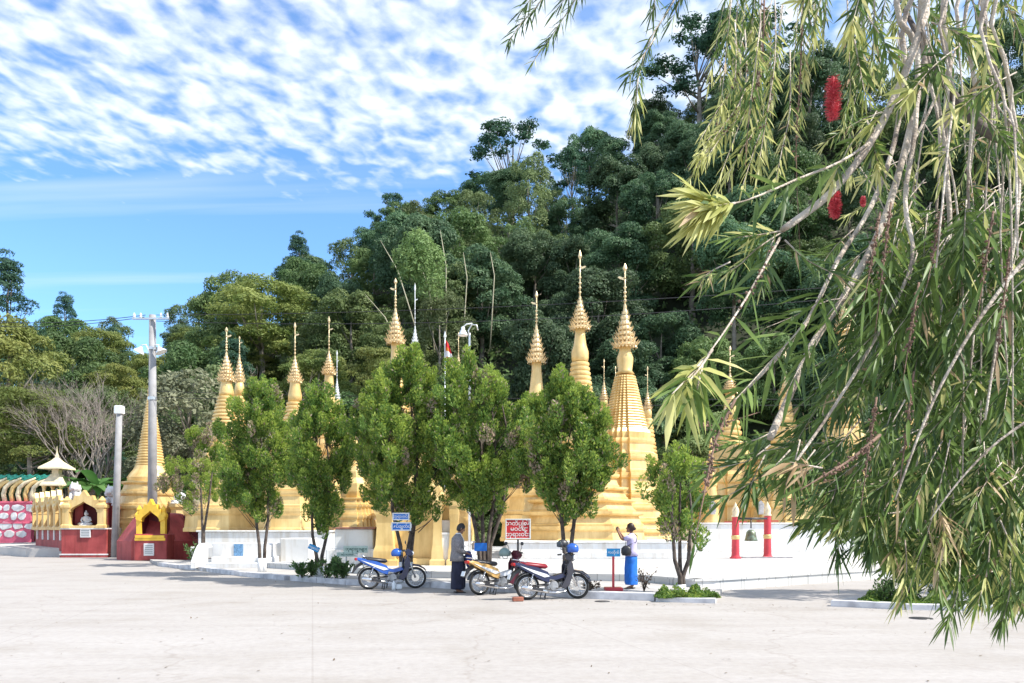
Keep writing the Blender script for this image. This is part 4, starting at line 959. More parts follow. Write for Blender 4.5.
B1 = motorbike((X(392, 21.0), 21.0, .004), R(20), M_bk, M_nv, M_dark, M_bk, 'blue and silver motorbike with a blue helmet on it, standing alone', steer=R(-12))
B2 = motorbike((X(501, 19.1), 19.35, .004), R(32), M_or, M_bz, M_dark, M_si, 'motorbike with amber tail panel next to the man in the blazer', steer=R(10))
B3 = motorbike((X(552.5, 17.9), 18.0, .004), R(21), M_nv, M_gs, M_rd, M_nv, 'navy motorbike with a red seat, nearest the last cypress', steer=R(-48), fmud=M_gs)
def helmet(loc, m, label, s=.135, rz=0):
    r = empty('helmet', loc, rz, label, 'helmet')
    b = MB(); n = 18
    prof = [(s * math.cos(R(a)) * 1.0, s * math.sin(R(a))) for a in range(-32, 90, 10)] + [(.003, s)]
    b.lathe(prof, n, smooth=True, sec=[(math.cos(2 * pi * i / n) * 1.12, math.sin(2 * pi * i / n) * .92) for i in range(n)], cap=False); o = b.build('shell', m, r); md = o.modifiers.new('s', 'SOLIDIFY'); md.thickness = .02
    b = MB(); vs = []; 
    for j in range(5):
        for i in range(9):
            a = R(-58 + i * 14.5); z = -s * .45 + j * s * .22; vs.append((s * 1.2 * math.cos(a), s * .99 * math.sin(a), z))
    b.add(vs, [(j * 9 + i, j * 9 + i + 1, j * 9 + i + 10, j * 9 + i + 9) for j in range(4) for i in range(8)], 0, True)
    o = b.build('visor', mat('smoked_visor', (.05, .07, .09), .08, .05, 5), r); md = o.modifiers.new('s', 'SOLIDIFY'); md.thickness = .005
    b = MB(); b.tube([(0, -s * .8, -s * .4), (.02, -s * .5, -s * 1.0), (.02, s * .5, -s * 1.0), (0, s * .8, -s * .4)], .008, 5); b.build('strap', M_black, r)
def on_bike(B, v): return B.matrix_world @ Vector(v) if False else Matrix.Translation(B.location) @ Matrix.Rotation(B.rotation_euler.z, 4, 'Z') @ Vector(v)
helmet(on_bike(B1, (.10, -.12, .93)), M_bk, 'blue helmet hung on the blue and silver motorbike', rz=R(20))
helmet(on_bike(B3, (.42, -.16, 1.12)), M_bk, 'blue helmet hung on the handlebar of the navy motorbike', rz=R(160))
helmet(on_bike(B2, (.16, .10, .98)), mat('grey_green_helmet_paint', (.22, .30, .28), .3, .1, 5), 'grey-green helmet on the motorbike with amber tail', rz=R(40))
helmet(on_bike(B3, (.36, .22, 1.22)), M_dark, 'black helmet above the blue one on the navy motorbike', rz=R(200), s=.12)
# plastic bottles / bag under bike 1
b = MB()
p = on_bike(B1, (-.02, -.32, 0)); b.lathe([(.045, .0), (.05, .02), (.05, .16), (.02, .2), (.02, .23)], 12, (p.x, p.y, .005), smooth=True); tag(b.build('water_bottle', M_lamp), 'white plastic bottle standing under the blue motorbike', 'bottle')
p = on_bike(B1, (.12, -.30, 0)); b = MB(); b.bbox((p.x, p.y, .07), (.16, .12, .13), .03, rz=.3); tag(b.build('paper_box', M_lamp), 'crumpled white box on the ground beside the blue motorbike', 'box')
p = on_bike(B3, (-.95, -.30, 0)); b = MB(); b.bbox((p.x, p.y, .055), (.24, .11, .10), .015, rz=.25); tag(b.build('brick', mat('fired_brick', (.30, .11, .07), .9, .2, 9)), 'red brick beside the rear wheel of the navy motorbike', 'brick')
b = MB(); b.lathe([(.17, .006), (.16, .016), (.02, .018)], 20, (X(602, 17.4), 17.35, 0)); tag(b.build('drain_or_shadow_disc', M_dark), 'dark disc standing in for the ground shadow right of the motorbikes', 'drain cover')  # dark disc stands in for the shadow spot beside the front wheel
b = MB(); b.lathe([(.2, .006), (.19, .016), (.02, .018)], 20, (X(918, 14.2), 14.1, 0)); tag(b.build('drain_or_shadow_disc', M_dark), 'dark round drain cover in front of the bottlebrush island', 'drain cover')

# ------------------------------------------------------------------ people
M_skin = mat('brown_skin', (.26, .13, .08), .55, .08, 20); M_hair = mat('black_hair', (.012, .010, .010), .5, .2, 60)
def skinned(name, nodes, edges, parent, m, sub=1, root=0):
    me = bpy.data.meshes.new(name); me.from_pydata([n[0] for n in nodes], edges, []); o = bpy.data.objects.new(name, me); COL.objects.link(o)
    md = o.modifiers.new('skin', 'SKIN'); md.use_smooth_shade = True
    for i, n in enumerate(nodes):
        rr = n[1] if isinstance(n[1], tuple) else (n[1], n[1]); me.skin_vertices[0].data[i].radius = rr; me.skin_vertices[0].data[i].use_root = (i == root)
    if sub: s_ = o.modifiers.new('sub', 'SUBSURF'); s_.levels = sub; s_.render_levels = sub
    dg = bpy.context.evaluated_depsgraph_get(); dg.update(); m2 = bpy.data.meshes.new_from_object(o.evaluated_get(dg)); bpy.data.objects.remove(o)
    m2.materials.clear(); return m2
def join_np(meshes):
    vs, fs = [], []; off = 0
    for me in meshes:
        if isinstance(me, MB): v = me.v; f = me.f
        else: v = [tuple(x.co) for x in me.vertices]; f = [list(p.vertices) for p in me.polygons]
        vs += v; fs += [[i + off for i in q] for q in f]; off += len(v)
    m = bpy.data.meshes.new('b'); m.from_pydata(vs, [], fs); m.polygons.foreach_set('use_smooth', [True] * len(fs)); m.update(); return m
def loft(b, rings_, n=20, mi=0, cap=True):
    vs = []; 
    for (c, rx_, ry_, *rest) in rings_:
        f = rest[0] if rest else 0; ph = rest[1] if len(rest) > 1 else 0
        for i in range(n):
            a = 2 * pi * i / n; k = 1 + f * math.sin(a * 5 + ph); vs.append((c[0] + rx_ * math.cos(a) * k, c[1] + ry_ * math.sin(a) * k, c[2]))
    m = len(rings_); fs = [(k * n + i, k * n + (i + 1) % n, (k + 1) * n + (i + 1) % n, (k + 1) * n + i) for k in range(m - 1) for i in range(n)]
    if cap: fs += [tuple(range(n - 1, -1, -1)), tuple(range((m - 1) * n, m * n))]
    b.add(vs, fs, mi, True)
def hand_nodes(nodes, edges, wi, wrist, d, palm_n, curl=.5, s=1.0):
    """palm plus five bent fingers from wrist index wi; d: direction of the palm, palm_n: palm normal (fingers curl toward it)"""
    d = Vector(d).normalized(); pn = Vector(palm_n).normalized(); sd = d.cross(pn).normalized()
    k = len(nodes); pc = Vector(wrist) + d * .05 * s; nodes.append((tuple(pc), (.020, .032))); edges.append((wi, k))
    kn = Vector(wrist) + d * .085 * s; 
    for j, (o, L_) in enumerate(((-.030, .062), (-.010, .074), (.010, .068), (.029, .054))):
        a = kn + sd * o * s; i0 = len(nodes); nodes.append((tuple(a), .0095)); edges.append((k, i0)); dd = d.copy(); p = a
        for q in range(3):
            dd = (dd * math.cos(curl * .9) + pn * math.sin(curl * .9)).normalized(); p = p + dd * L_ * s * (.42, .32, .26)[q]; nodes.append((tuple(p), (.0085, .008, .006)[q])); edges.append((len(nodes) - 2, len(nodes) - 1))
    t = Vector(wrist) + d * .03 * s - sd * .03 * s; i0 = len(nodes); nodes.append((tuple(t), .011)); edges.append((k, i0)); p = t
    dd = (d * .7 - sd * .6 + pn * .3).normalized()
    for q in range(2): p = p + dd * .032 * s; dd = (dd + pn * .3 + d * .3).normalized(); nodes.append((tuple(p), .0095 - q * .002)); edges.append((len(nodes) - 2, len(nodes) - 1))
def head(b, c, pitch=0.0, yaw=0.0, s=1.0):
    """skull + features added to builder; faces +x"""
    M = Matrix.Rotation(yaw, 4, 'Z') @ Matrix.Rotation(pitch, 4, 'Y'); c = Vector(c)
    q = lambda v: c + M @ Vector(v) * s
    b.ball(c, (.095 * s, .076 * s, .118 * s), 16, 12, M=M); b.ball(q((.035, 0, -.055)), (.055 * s, .055 * s, .06 * s), 12, 8, M=M)
    b.add([q((.09, 0, .02)), q((.085, .016, -.03)), q((.085, -.016, -.03)), q((.122, 0, -.022)), q((.085, 0, -.038))], [(0, 1, 3), (0, 3, 2), (1, 4, 3), (3, 4, 2)], 0, True)
    for s2 in (-1, 1): b.ball(q((-.005, s2 * .078, -.01)), (.018 * s, .008 * s, .03 * s), 8, 6, M=M)
    b.ball(q((.088, 0, -.058)), (.012 * s, .024 * s, .008 * s), 8, 6, M=M)
    b.ball(q((.072, 0, -.095)), (.025 * s, .026 * s, .02 * s), 8, 6, M=M)
def hair(b, c, pitch, yaw, s=1.0, low=-.35, bun=False):
    M = Matrix.Rotation(yaw, 4, 'Z') @ Matrix.Rotation(pitch, 4, 'Y'); c = Vector(c); n, m = 18, 9; vs = []
    for j in range(m + 1):
        for i in range(n):
            a = 2 * pi * i / n; front = max(0, math.cos(a)); lo = R(-38 + 62 * front ** .7 if front > 0 else -42); t = lo + (pi / 2 - lo) * j / m
            k = 1.07 + .03 * math.sin(a * 7 + j)
            vs.append(c + M @ Vector((.098 * k * math.cos(t) * math.cos(a), .080 * k * math.cos(t) * math.sin(a), .122 * k * math.sin(t))) * s)
    b.add(vs, [(j * n + i, j * n + (i + 1) % n, (j + 1) * n + (i + 1) % n, (j + 1) * n + i) for j in range(m) for i in range(n)] + [tuple(range(n - 1, -1, -1))], 0, True)
    if bun: b.ball(c + M @ Vector((-.10, 0, .0)) * s, .045 * s, 10, 8)
# man: stands facing +x, head bowed, both hands at the waist holding a folded blue cloth
r = empty('person', (X(457.5, 19.7), 19.75, .004), R(14), 'man in grey blazer and dark longyi with bowed head, holding a dark blue bundle', 'person')
nd = [((0, 0, .92), (.11, .15)), ((0, 0, 1.10), (.10, .13)), ((.0, 0, 1.32), (.10, .16)), ((.01, 0, 1.42), .05), ((.045, 0, 1.50), .048)]
ed = [(0, 1), (1, 2), (2, 3), (3, 4)]
def chain(start, pts):
    p = start
    for v in pts: nd.append(v); ed.append((p, len(nd) - 1)); p = len(nd) - 1
    return p
for s in (-1, 1):
    a = chain(2, [((0, s * .19, 1.36), .062), ((-.04, s * .235, 1.10), .047), ((.17, s * .15, .985), .032), ((.20, s * .135, .975), .027)])
    hand_nodes(nd, ed, a, (.20, s * .135, .975), (.8, -s * .55, -.1), (0, -s * .3, -1), .75)
    chain(0, [((0, s * .10, .84), .085), ((.015, s * .10, .48), .058), ((-.02, s * .10, .10), .040), ((.0, s * .10, .045), .038), ((.13, s * .115, .028), (.034, .022))])
me = skinned('body', nd, ed, r, M_skin); hb = MB(); head(hb, (.085, 0, 1.585), R(26), 0); me = join_np([me, hb]); link('body', me, M_skin, r)
b = MB(); hair(b, (.080, 0, 1.590), R(22), 0); b.build('hair', M_hair, r)
M_blaz = mat('grey_wool_cloth', (.20, .19, .20), .9, .2, 30, bump=.2); M_lng = mat('dark_navy_cloth', (.018, .020, .045), .9, .3, 9, bump=.2)
b = MB(); loft(b, [((-.015, 0, .78), .175, .225, .03), ((-.015, 0, .90), .165, .215, .02), ((-.01, 0, 1.05), .145, .195, .015), ((-.01, 0, 1.22), .15, .215), ((-.01, 0, 1.34), .135, .235), ((0, 0, 1.41), .09, .15), ((.01, 0, 1.455), .062, .075)], 24)
for s in (-1, 1): b.tube([(-.005, s * .17, 1.37), (-.01, s * .235, 1.31), (-.045, s * .255, 1.10), (.03, s * .225, 1.05), (.15, s * .165, .995)], [.075, .080, .066, .064, .050], 12)
b.build('blazer', M_blaz, r)
b = MB(); b.prism([(.085, 1.44), (.155, 1.30), (.165, 1.05), (.150, .98), (.14, 1.3), (.06, 1.46)], .10, 'y'); b.lathe([(.066, 1.44), (.064, 1.475)], 12, (.018, 0, 0)); b.build('shirt', M_lamp, r)
b = MB(); loft(b, [((0, 0, .09), .165, .20, .05, 1), ((0, 0, .11), .17, .205, .05, 1), ((0, 0, .45), .155, .19, .04), ((0, 0, .75), .145, .185, .02), ((0, 0, .95), .13, .17)], 30); b.prism([(.12, .12), (.16, .5), (.15, .92), (.19, .9), (.20, .5), (.185, .13)], .10, 'y', inset=.05); b.build('longyi', M_lng, r)
b = MB()
for s in (-1, 1): b.bbox((.05, s * .11, .012), (.26, .095, .022), .01)
b.build('sandals', M_dark, r)
mr = Matrix.Translation(r.location) @ Matrix.Rotation(r.rotation_euler.z, 4, 'Z')
b = MB(); c = mr @ Vector((.27, 0, .90)); b.ball(c + Vector((0, 0, -.04)), (.10, .13, .16), 14, 10); b.ball(c + Vector((.02, -.05, -.17)), (.08, .08, .13), 12, 8); b.ball(c + Vector((-.02, .03, .08)), (.09, .12, .05), 12, 8)
tag(b.build('cloth_bundle', mat('navy_bundle_cloth', (.02, .04, .16), .85, .3, 14, bump=.5)), 'dark blue cloth bundle held by the man in the blazer', 'bundle')
# woman: back three-quarter view, facing left (-x) and away, arms raised with a phone
r = empty('person', (X(632, 19.55), 19.6, .115), R(162), 'woman in lilac blouse and bright blue longyi raising a phone to photograph the stupas', 'person')
nd = [((0, 0, .86), (.10, .14)), ((0, 0, 1.04), (.085, .11)), ((0, 0, 1.22), (.09, .14)), ((0, 0, 1.33), .045), ((.02, 0, 1.40), .042)]; ed = [(0, 1), (1, 2), (2, 3), (3, 4)]
for s in (-1, 1):
    a = chain(2, [((.01, s * .16, 1.25), .052), ((.20, s * .20, 1.20), .040), ((.31, s * .07, 1.37), .028), ((.325, s * .055, 1.395), .024)])
    hand_nodes(nd, ed, a, (.325, s * .055, 1.395), (.3, -s * .1, 1), (.2, -s * .9, 0), .6, .92)
    chain(0, [((0, s * .09, .78), .08), ((.01, s * .09, .44), .052), ((-.02, s * .09, .10), .034), ((.0, s * .09, .04), .033), ((.11, s * .10, .026), (.03, .02))])
me = skinned('body', nd, ed, r, M_skin); hb = MB(); head(hb, (.035, 0, 1.485), R(-4), 0, .95); me = join_np([me, hb]); link('body', me, M_skin, r)
b = MB(); hair(b, (.03, 0, 1.49), R(-12), 0, .97, bun=True); b.build('hair', mat('dark_brown_hair', (.03, .012, .010), .5, .2, 60), r)
M_lil = mat('lilac_cotton', (.52, .48, .74), .85, .08, 14, bump=.2)
b = MB(); loft(b, [((-.01, 0, .80), .145, .185, .03), ((-.005, 0, .92), .125, .16), ((0, 0, 1.05), .12, .155), ((0, 0, 1.18), .125, .18), ((0, 0, 1.26), .11, .19), ((0, 0, 1.33), .07, .10), ((.005, 0, 1.36), .05, .055)], 24)
for s in (-1, 1): b.tube([(0, s * .13, 1.27), (.05, s * .185, 1.25), (.15, s * .20, 1.215)], [.07, .064, .056], 12)
b.build('blouse', M_lil, r)
b = MB(); loft(b, [((0, 0, .10), .15, .19, .05, 1), ((0, 0, .12), .155, .195, .05, 1), ((0, 0, .45), .14, .18, .04), ((0, 0, .72), .142, .185, .02), ((0, 0, .88), .125, .16)], 30); b.prism([(.10, .13), (.13, .5), (.125, .84), (.15, .82), (.175, .5), (.17, .14)], .09, 'y', inset=.05); b.build('longyi', mat('bright_blue_cotton', (.015, .16, .62), .8, .15, 9, bump=.2), r)
b = MB()
for s in (-1, 1): b.bbox((.045, s * .10, .012), (.235, .085, .022), .01)
b.build('sandals', M_dark, r)
mr = Matrix.Translation(r.location) @ Matrix.Rotation(r.rotation_euler.z, 4, 'Z')
b = MB(); b.bbox(mr @ Vector((.345, 0, 1.485)), (.012, .15, .075), .004, rz=R(162)); tag(b.build('phone', M_dark), 'dark phone held up in both hands of the woman in blue', 'phone')
b = MB(); c = mr @ Vector((.10, .21, .93)); rb = empty('shoulder_bag', c, R(162), 'black shoulder bag with diagonal strap carried by the woman in blue', 'bag')
b = MB(); b.lathe([(.02, -.12), (.10, -.11), (.13, -.04), (.12, .06), (.06, .12), (.01, .13)], 16, sec=[(math.cos(2 * pi * i / 16), math.sin(2 * pi * i / 16) * .5) for i in range(16)], smooth=True); b.build('pouch', M_dark, rb)
b = MB(); b.tube([(0, 0, .10), (-.10, -.04, .16), (-.235, -.13, .22), (-.225, -.27, .36), (-.12, -.31, .43), (0, -.25, .40), (.03, -.12, .26), (.02, 0, .10)], .014, 6, flat=.5); b.build('strap', M_dark, rb)
# ------------------------------------------------------------------ foliage materials
def leafm(name, a, b_, objvar=.15, scale=.5, trans=.34, rough=.6, ramp=(.35, .65)): return mat(name, a, rough, 0, scale, col2=b_, trans=trans, objvar=objvar, ramp=ramp, detail=5, spec=.3)
L_dark = leafm('dark_blue_green_leaves', (.052, .112, .056), (.13, .215, .105), .32)  # dark bluish leaf colour, also carries the shade of the right slope
L_mid = leafm('mid_green_leaves', (.070, .13, .040), (.17, .245, .09), .28)
L_weep = leafm('drooping_leaves', (.10, .16, .06), (.22, .30, .13), .28)
L_yel = leafm('yellow_green_leaves', (.11, .165, .035), (.25, .28, .08), .2)
L_grey = leafm('greyish_leaves', (.15, .17, .10), (.30, .30, .19), .15)
L_pine = leafm('pine_needles', (.035, .095, .065), (.08, .16, .09), .15)
L_bam = leafm('bamboo_leaves', (.13, .22, .07), (.25, .35, .13), .15)
L_dry = leafm('dry_twigs_foliage', (.16, .12, .085), (.26, .20, .15), .15)
L_cyp = leafm('cypress_foliage', (.095, .195, .045), (.19, .31, .07), .10, 1.6, .4)
L_cyp2 = leafm('cypress_new_foliage', (.24, .36, .06), (.38, .48, .10), .10, 1.6, .45)
L_cypb = leafm('cypress_dry_scales', (.30, .23, .16), (.46, .37, .27), .10, 3.0, .1)

def crown_mesh(name, rng, clumps, per, leaf, mats_w=(1.0,), flat=.75, up=.25, asp=.5, shell=(.72, 1.04)):
    """clumps: list of (centre, radius). Leaves spread through each clump's outer shell."""
    C, D, W, Ls = [], [], [], []; MI = []
    for c, r in clumps:
        n = int(per * r * r); d = rdirs(rng, n); d[:, 2] = np.where(d[:, 2] < -.35, -d[:, 2], d[:, 2])
        rad = r * rng.uniform(shell[0], shell[1], (n, 1)) * (1 + .10 * np.sin(d[:, :1] * 9 + c[0]) * np.cos(d[:, 1:2] * 8 + c[1]))
        p = np.array(c) + d * rad * np.array([1, 1, flat])
        nn = nrm(d + rng.normal(size=(n, 3)) * .55 + np.array([0, 0, up])); a = rdirs(rng, n); ld = nrm(np.cross(nn, a)); lw = nrm(np.cross(nn, ld))
        C.append(p); D.append(ld); W.append(lw); Ls.append(leaf * rng.uniform(.6, 1.35, n)); MI.append(rng.choice(len(mats_w), n, p=mats_w))
    C, D, W, Ls, MI = map(np.concatenate, (C, D, W, Ls, MI)); v, f = diamonds(C, D, W, Ls, Ls * asp)
    return mesh_np(name, v, [f], MI)
def limbs(seed, H, r0, clumps, nl=7, fork=.35, lean=0.0, n=7, name='trunk'):
    rnd = random.Random(seed); b = MB(); top = Vector((lean * H, 0, H * .82))
    pts = [Vector((0, 0, -.6)), Vector((0, 0, 0))]; 
    for i in range(1, 6): t = i / 5; pts.append(Vector((lean * H * t + rnd.uniform(-.03, .03) * H * .3, rnd.uniform(-.03, .03) * H * .3, H * .82 * t)))
    b.tube(pts, [r0 * 1.3, r0 * 1.1] + [r0 * (1 - .8 * i / 5) for i in range(1, 6)], n)
    cl = sorted(clumps, key=lambda c: c[1], reverse=True)[:nl]
    for c, r in cl:
        t = max(fork, min(.9, (c[2] * .62) / (H * .82))); k = t * 5 + 1; i = min(int(k), 5); a = pts[i].lerp(pts[min(i + 1, 6)], k - int(k)); e = Vector(c)
        mid = a.lerp(e, .5) + Vector((0, 0, -.06 * H * rnd.random())); rr = r0 * (1 - .75 * t) * .55
        b.tube([a, mid, e], [rr, rr * .65, rr * .2], 5)
    return b
def tree_proto(kind, seed, H, Rr, ncl, per, leaf, lm, crown_from=.35, clr=(.22, .36), flat=.8, shape='round', bark=None, asp=.5, nl=8, lean=0, shell=(.72, 1.04)):
    rng = np.random.default_rng(seed); cl = []
    for i in range(ncl):
        t = rng.uniform(0, 1) ** .8; a = rng.uniform(0, 2 * pi)
        if shape == 'round': env = math.sin(pi * (.12 + .80 * t)) ** .6
        elif shape == 'umbrella': t = .6 + .4 * t; env = 1.0 * (1.15 - abs(t - .8) * 1.6)
        elif shape == 'cone': env = (1.05 - t) ** .75
        elif shape == 'tall': env = .55 + .45 * math.sin(pi * t)
        rr = Rr * env * rng.uniform(.35, .9); z = H * (crown_from + (1 - crown_from) * t * .93); r = Rr * rng.uniform(*clr)
        cl.append(((rr * math.cos(a) + lean * z, rr * math.sin(a), z), r))
    cm = crown_mesh('crown_' + kind, rng, cl, per, leaf, flat=flat, asp=asp, shell=shell)
    tb = limbs(seed, H, Rr * .045 + .06, cl, nl, lean=lean)
    root = empty(kind, (0, 0, -500)); tb.build('trunk', bark or M_bark2, root); link('crown', cm, lm, root); return root
PROTO = {}
def use(kind, loc, rz, sc, label, cat='tree', group=None, first={}, sz=None, name=None):
    p = PROTO[kind]
    if kind not in first: first[kind] = 1; o = p
    else: o = copy_tree(p)
    if name: o.name = name
    o.location = loc; o.rotation_euler = (0, 0, rz); o.scale = (sc, sc, sz or sc); 
    for k_ in ('group',):
        if k_ in o: del o[k_]
    return tag(o, label, cat, group)
PROTO['broadleaf'] = tree_proto('broadleaf_tree', 1, 12, 4.6, 60, 330, .27, L_dark, clr=(.16, .34))
PROTO['broadleaf2'] = tree_proto('bushy_tree', 2, 10.5, 5.0, 60, 300, .27, L_mid, crown_from=.25, clr=(.14, .32))
PROTO['broadleaf3'] = tree_proto('lumpy_crowned_tree', 3, 13, 5.4, 66, 330, .26, L_dark, crown_from=.15, clr=(.18, .30), shape='tall', asp=.6)
PROTO['airy'] = tree_proto('airy_crowned_tree', 4, 13, 4.2, 34, 200, .30, L_pine, crown_from=.42, clr=(.14, .27), flat=.7, shape='round', nl=16, shell=(.3, 1.05))
PROTO['pine'] = tree_proto('pine_tree', 5, 13, 3.2, 50, 330, .30, L_pine, crown_from=.35, clr=(.18, .28), flat=.5, shape='cone', asp=.22, nl=14)
PROTO['yellow'] = tree_proto('feathery_tree', 6, 9.5, 4.6, 52, 300, .24, L_yel, crown_from=.3, clr=(.20, .32), flat=.5, asp=.35)
PROTO['grey'] = tree_proto('grey_leaved_bush', 7, 6, 2.9, 40, 260, .24, L_grey, crown_from=.15, clr=(.2, .3), asp=.45)
PROTO['weeping'] = tree_proto('weeping_tree', 8, 11, 3.6, 48, 300, .36, L_weep, crown_from=.12, clr=(.16, .3), flat=1.3, shape='tall', asp=.28)

# ------------------------------------------------------------------ the wooded hill: every tree its own object
rnd = random.Random(11); forest = []
MARKS = [(25, 'the left edge'), (75, 'the bare grey trees'), (120, 'the short pole'), (160, 'the utility pole'), (205, 'the yellowish cypress'), (245, 'the crowded stupa pair'), (280, 'the first stemmed cypress'), (312, 'the stupa between two cypresses'), (345, 'the straight-necked stupa'),
    (385, 'the biggest cypress'), (425, 'the pale spire'), (455, 'the flag'), (485, 'the street lamp'), (520, 'the broad cypress'), (550, 'the ragged-umbrella stupa'), (585, 'the bulbous-necked stupa'), (610, 'the gap between the tallest stupas'), (640, 'the tallest stupa'),
    (680, 'the young cypress'), (715, 'the near leaf cluster'), (750, 'the pilastered stupa'), (800, 'the cut branch end'), (850, 'the red flower spikes'), (900, 'the thick pale branch'), (960, 'the hanging rods'), (9999, 'the right edge')]
def place_label(px, Y):
    m = [t for a, t in MARKS if px < a + 17][0]
    bnd = 'at the hill foot' if Y < 64 else 'low on the slope' if Y < 72 else 'partway up the slope' if Y < 85 else 'high on the slope' if Y < 100 else 'just under the crest' if Y < 109 else 'on the crest' if Y < 117 else 'behind the crest'
    return bnd + ', above ' + m
GL = 'trees covering the hill behind the stupas'
def hl(kind): return {'broadleaf': 'dark broad-crowned tree', 'broadleaf2': 'mid green bushy tree', 'broadleaf3': 'dense lumpy dark tree',
    'airy': 'airy open tree', 'pine': 'dark pine tree', 'yellow': 'yellow-green feathery tree', 'weeping': 'drooping green tree', 'grey': 'greyish leaved bush'}[kind]
for j, Yr in enumerate([61, 66, 72, 79, 87, 95, 104, 112, 120]):
    xl, xr = X(-60, Yr), X(1080 if j < 4 else 1060, Yr); sp = 5.6 + j * .28; n = int((xr - xl) / sp)
    for i in range(n + 1):
        x = xl + (i + rnd.uniform(.15, .85)) * sp; y = Yr + rnd.uniform(-2.4, 2.4); px = 512 + x / y * F
        u = rnd.random()
        if px < 170: kind = 'yellow' if u < .30 else 'broadleaf2' if u < .62 else 'pine' if u < .80 else 'weeping'
        elif px < 330: kind = 'yellow' if u < .30 else 'broadleaf2' if u < .60 else 'broadleaf' if u < .8 else 'pine' if u < .92 else 'weeping'
        elif px < 560: kind = 'broadleaf' if u < .26 else 'broadleaf2' if u < .56 else 'weeping' if u < .84 else 'yellow' if u < .90 else 'broadleaf3'
        else: kind = 'broadleaf3' if u < .60 else 'broadleaf' if u < .84 else 'broadleaf2'  # darker-leaved kinds put this slope's shade into the leaf colour
        sc = rnd.uniform(.72, 1.12)
        if j == 0: sc *= .8
        if j >= 7: sc *= rnd.uniform(.75, 1.05)
        if px > 860 and rnd.random() < .35: continue
        use(kind, (x, y, hill(x, y) - .3), rnd.uniform(0, 6.28), sc, hl(kind) + ' ' + place_label(px, y), group=GL, sz=sc * rnd.uniform(.85, 1.15))
# trees with a face of their own
def own(kind, px, pytop, pybase, Y, label, H, rz=0, wide=1.0, name=None):
    zb = Z(pybase, Y) if pybase else hill(X(px, Y), Y) - .2; zt = Z(pytop, Y); s = (zt - zb) / H
    use(kind, (X(px, Y), Y, zb), rz, s * wide, label, sz=s, name=name)
own('airy', 512, 124, 250, 116, 'tallest open-crowned tree on the crest, left of the steep dark slope', 13, .4, 1.25)
own('airy', 698, 26, 150, 116, 'thin lacy tree standing above the dark rounded slope', 13, 2.0, 1.5)
own('airy', 742, 20, 150, 117, 'lacy crest tree behind the hanging bottlebrush curtain', 13, .4, 1.6)
own('airy', 572, 150, 240, 112, 'small lacy tree in the notch of the skyline', 13, 1.1, .9)
own('pine', 299, 229, 330, 108, 'dark upright tree poking out of the skyline above the second stupa pair', 13, .7, .95)
own('pine', 8, 246, 420, 62, 'tall dark pine at the far left edge', 13, .2, .9)
own('airy', 388, 192, 280, 110, 'small lacy tree leaning out of the crest over the bamboo', 13, 2.6, .8)
own('yellow', 30, 390, 500, 56, 'big sunlit yellow-green tree beside the row of serpents', 9.5, .5, 1.15)
own('yellow', -12, 318, 500, 60, 'big pale green tree at the left edge behind the serpent wall', 9.5, 2.0, .95)
own('yellow', 262, 283, 400, 84, 'wide pale yellow-green tree with bare grey limbs on the left slope', 9.5, 1.0, 1.25)
own('grey', 190, 378, 500, 57, 'pale grey-green flowering bush right of the utility pole', 6, .3, 1.1)
own('grey', 160, 425, 510, 56, 'smaller grey-green bush behind the utility pole', 6, 1.3, 1.1)

# undergrowth over the slope: countless leaves, one stuff object
rng = np.random.default_rng(5); n = 60000
ux = rng.uniform(-95, 100, n); uy = rng.uniform(58, 120, n); keep = np.abs(ux / uy) < .8; ux, uy = ux[keep], uy[keep]
uz = np.array([hill(a, b) for a, b in zip(ux, uy)]) + np.abs(rng.normal(size=len(ux))) * .8 + .8 * (np.sin(ux * 1.1) * np.cos(uy * .9) + 1) * .5
c = np.stack([ux, uy, uz], 1); nn = nrm(rng.normal(size=c.shape) + np.array([0, -.6, .9])); ld = nrm(np.cross(nn, rdirs(rng, len(c)))); lw = np.cross(nn, ld); s = rng.uniform(.35, .8, len(c))
v, f = diamonds(c, ld, lw, s, s * .55); tag(link('undergrowth', mesh_np('undergrowth', v, [f]), L_mid), 'low leafy undergrowth under the hill forest', kind='stuff')

# bare twiggy trees at left
def bare_tree(px, pytop, Y, label, seed, spread=.55, zb=0.0):
    rnd = random.Random(seed); H = Z(pytop, Y) - zb; r = empty('bare_tree', (X(px, Y), Y, zb), 0, label, 'tree'); b = MB(); tw = MB()
    def grow(p, d, L_, rad, lev):
        mid = p + d * L_ * .5 + Vector((rnd.uniform(-1, 1), rnd.uniform(-1, 1), 0)) * L_ * .06; e = p + d * L_; (b if lev < 3 else tw).tube([p, mid, e], [rad, rad * .8, rad * .6], 6 if lev < 3 else 4, cap=False)
        if lev >= 6: return
        for _ in range(3 if lev < 2 else rnd.choice((2, 2, 3))):
            ax = Vector((rnd.gauss(0, 1), rnd.gauss(0, 1), rnd.gauss(0, .5))).normalized(); nd_ = (d + ax * spread + Vector((0, 0, .12))).normalized(); grow(mid.lerp(e, rnd.uniform(.5, 1)), nd_, L_ * rnd.uniform(.6, .85), rad * .6, lev + 1)
    for q in range(3): grow(Vector((q * .25 - .25, 0, 0)), Vector((rnd.uniform(-.2, .2), rnd.uniform(-.2, .2), 1)).normalized(), H * .27, .15, 0)
    b.build('trunk', mat('pale_grey_bark', (.24, .21, .19), .9, .3, 3), r); tw.build('twigs', mat('grey_twigs', (.27, .23, .20), .9, .2, 3), r)
bare_tree(102, 345, 56, 'leafless grey tree left of the short pole', 3); bare_tree(70, 330, 59, 'leafless brownish tree behind the two-roofed pavilion', 8, .6)
bare_tree(272, 345, 60, 'pale bare branches showing between the stupa spires on the left', 15, .7)

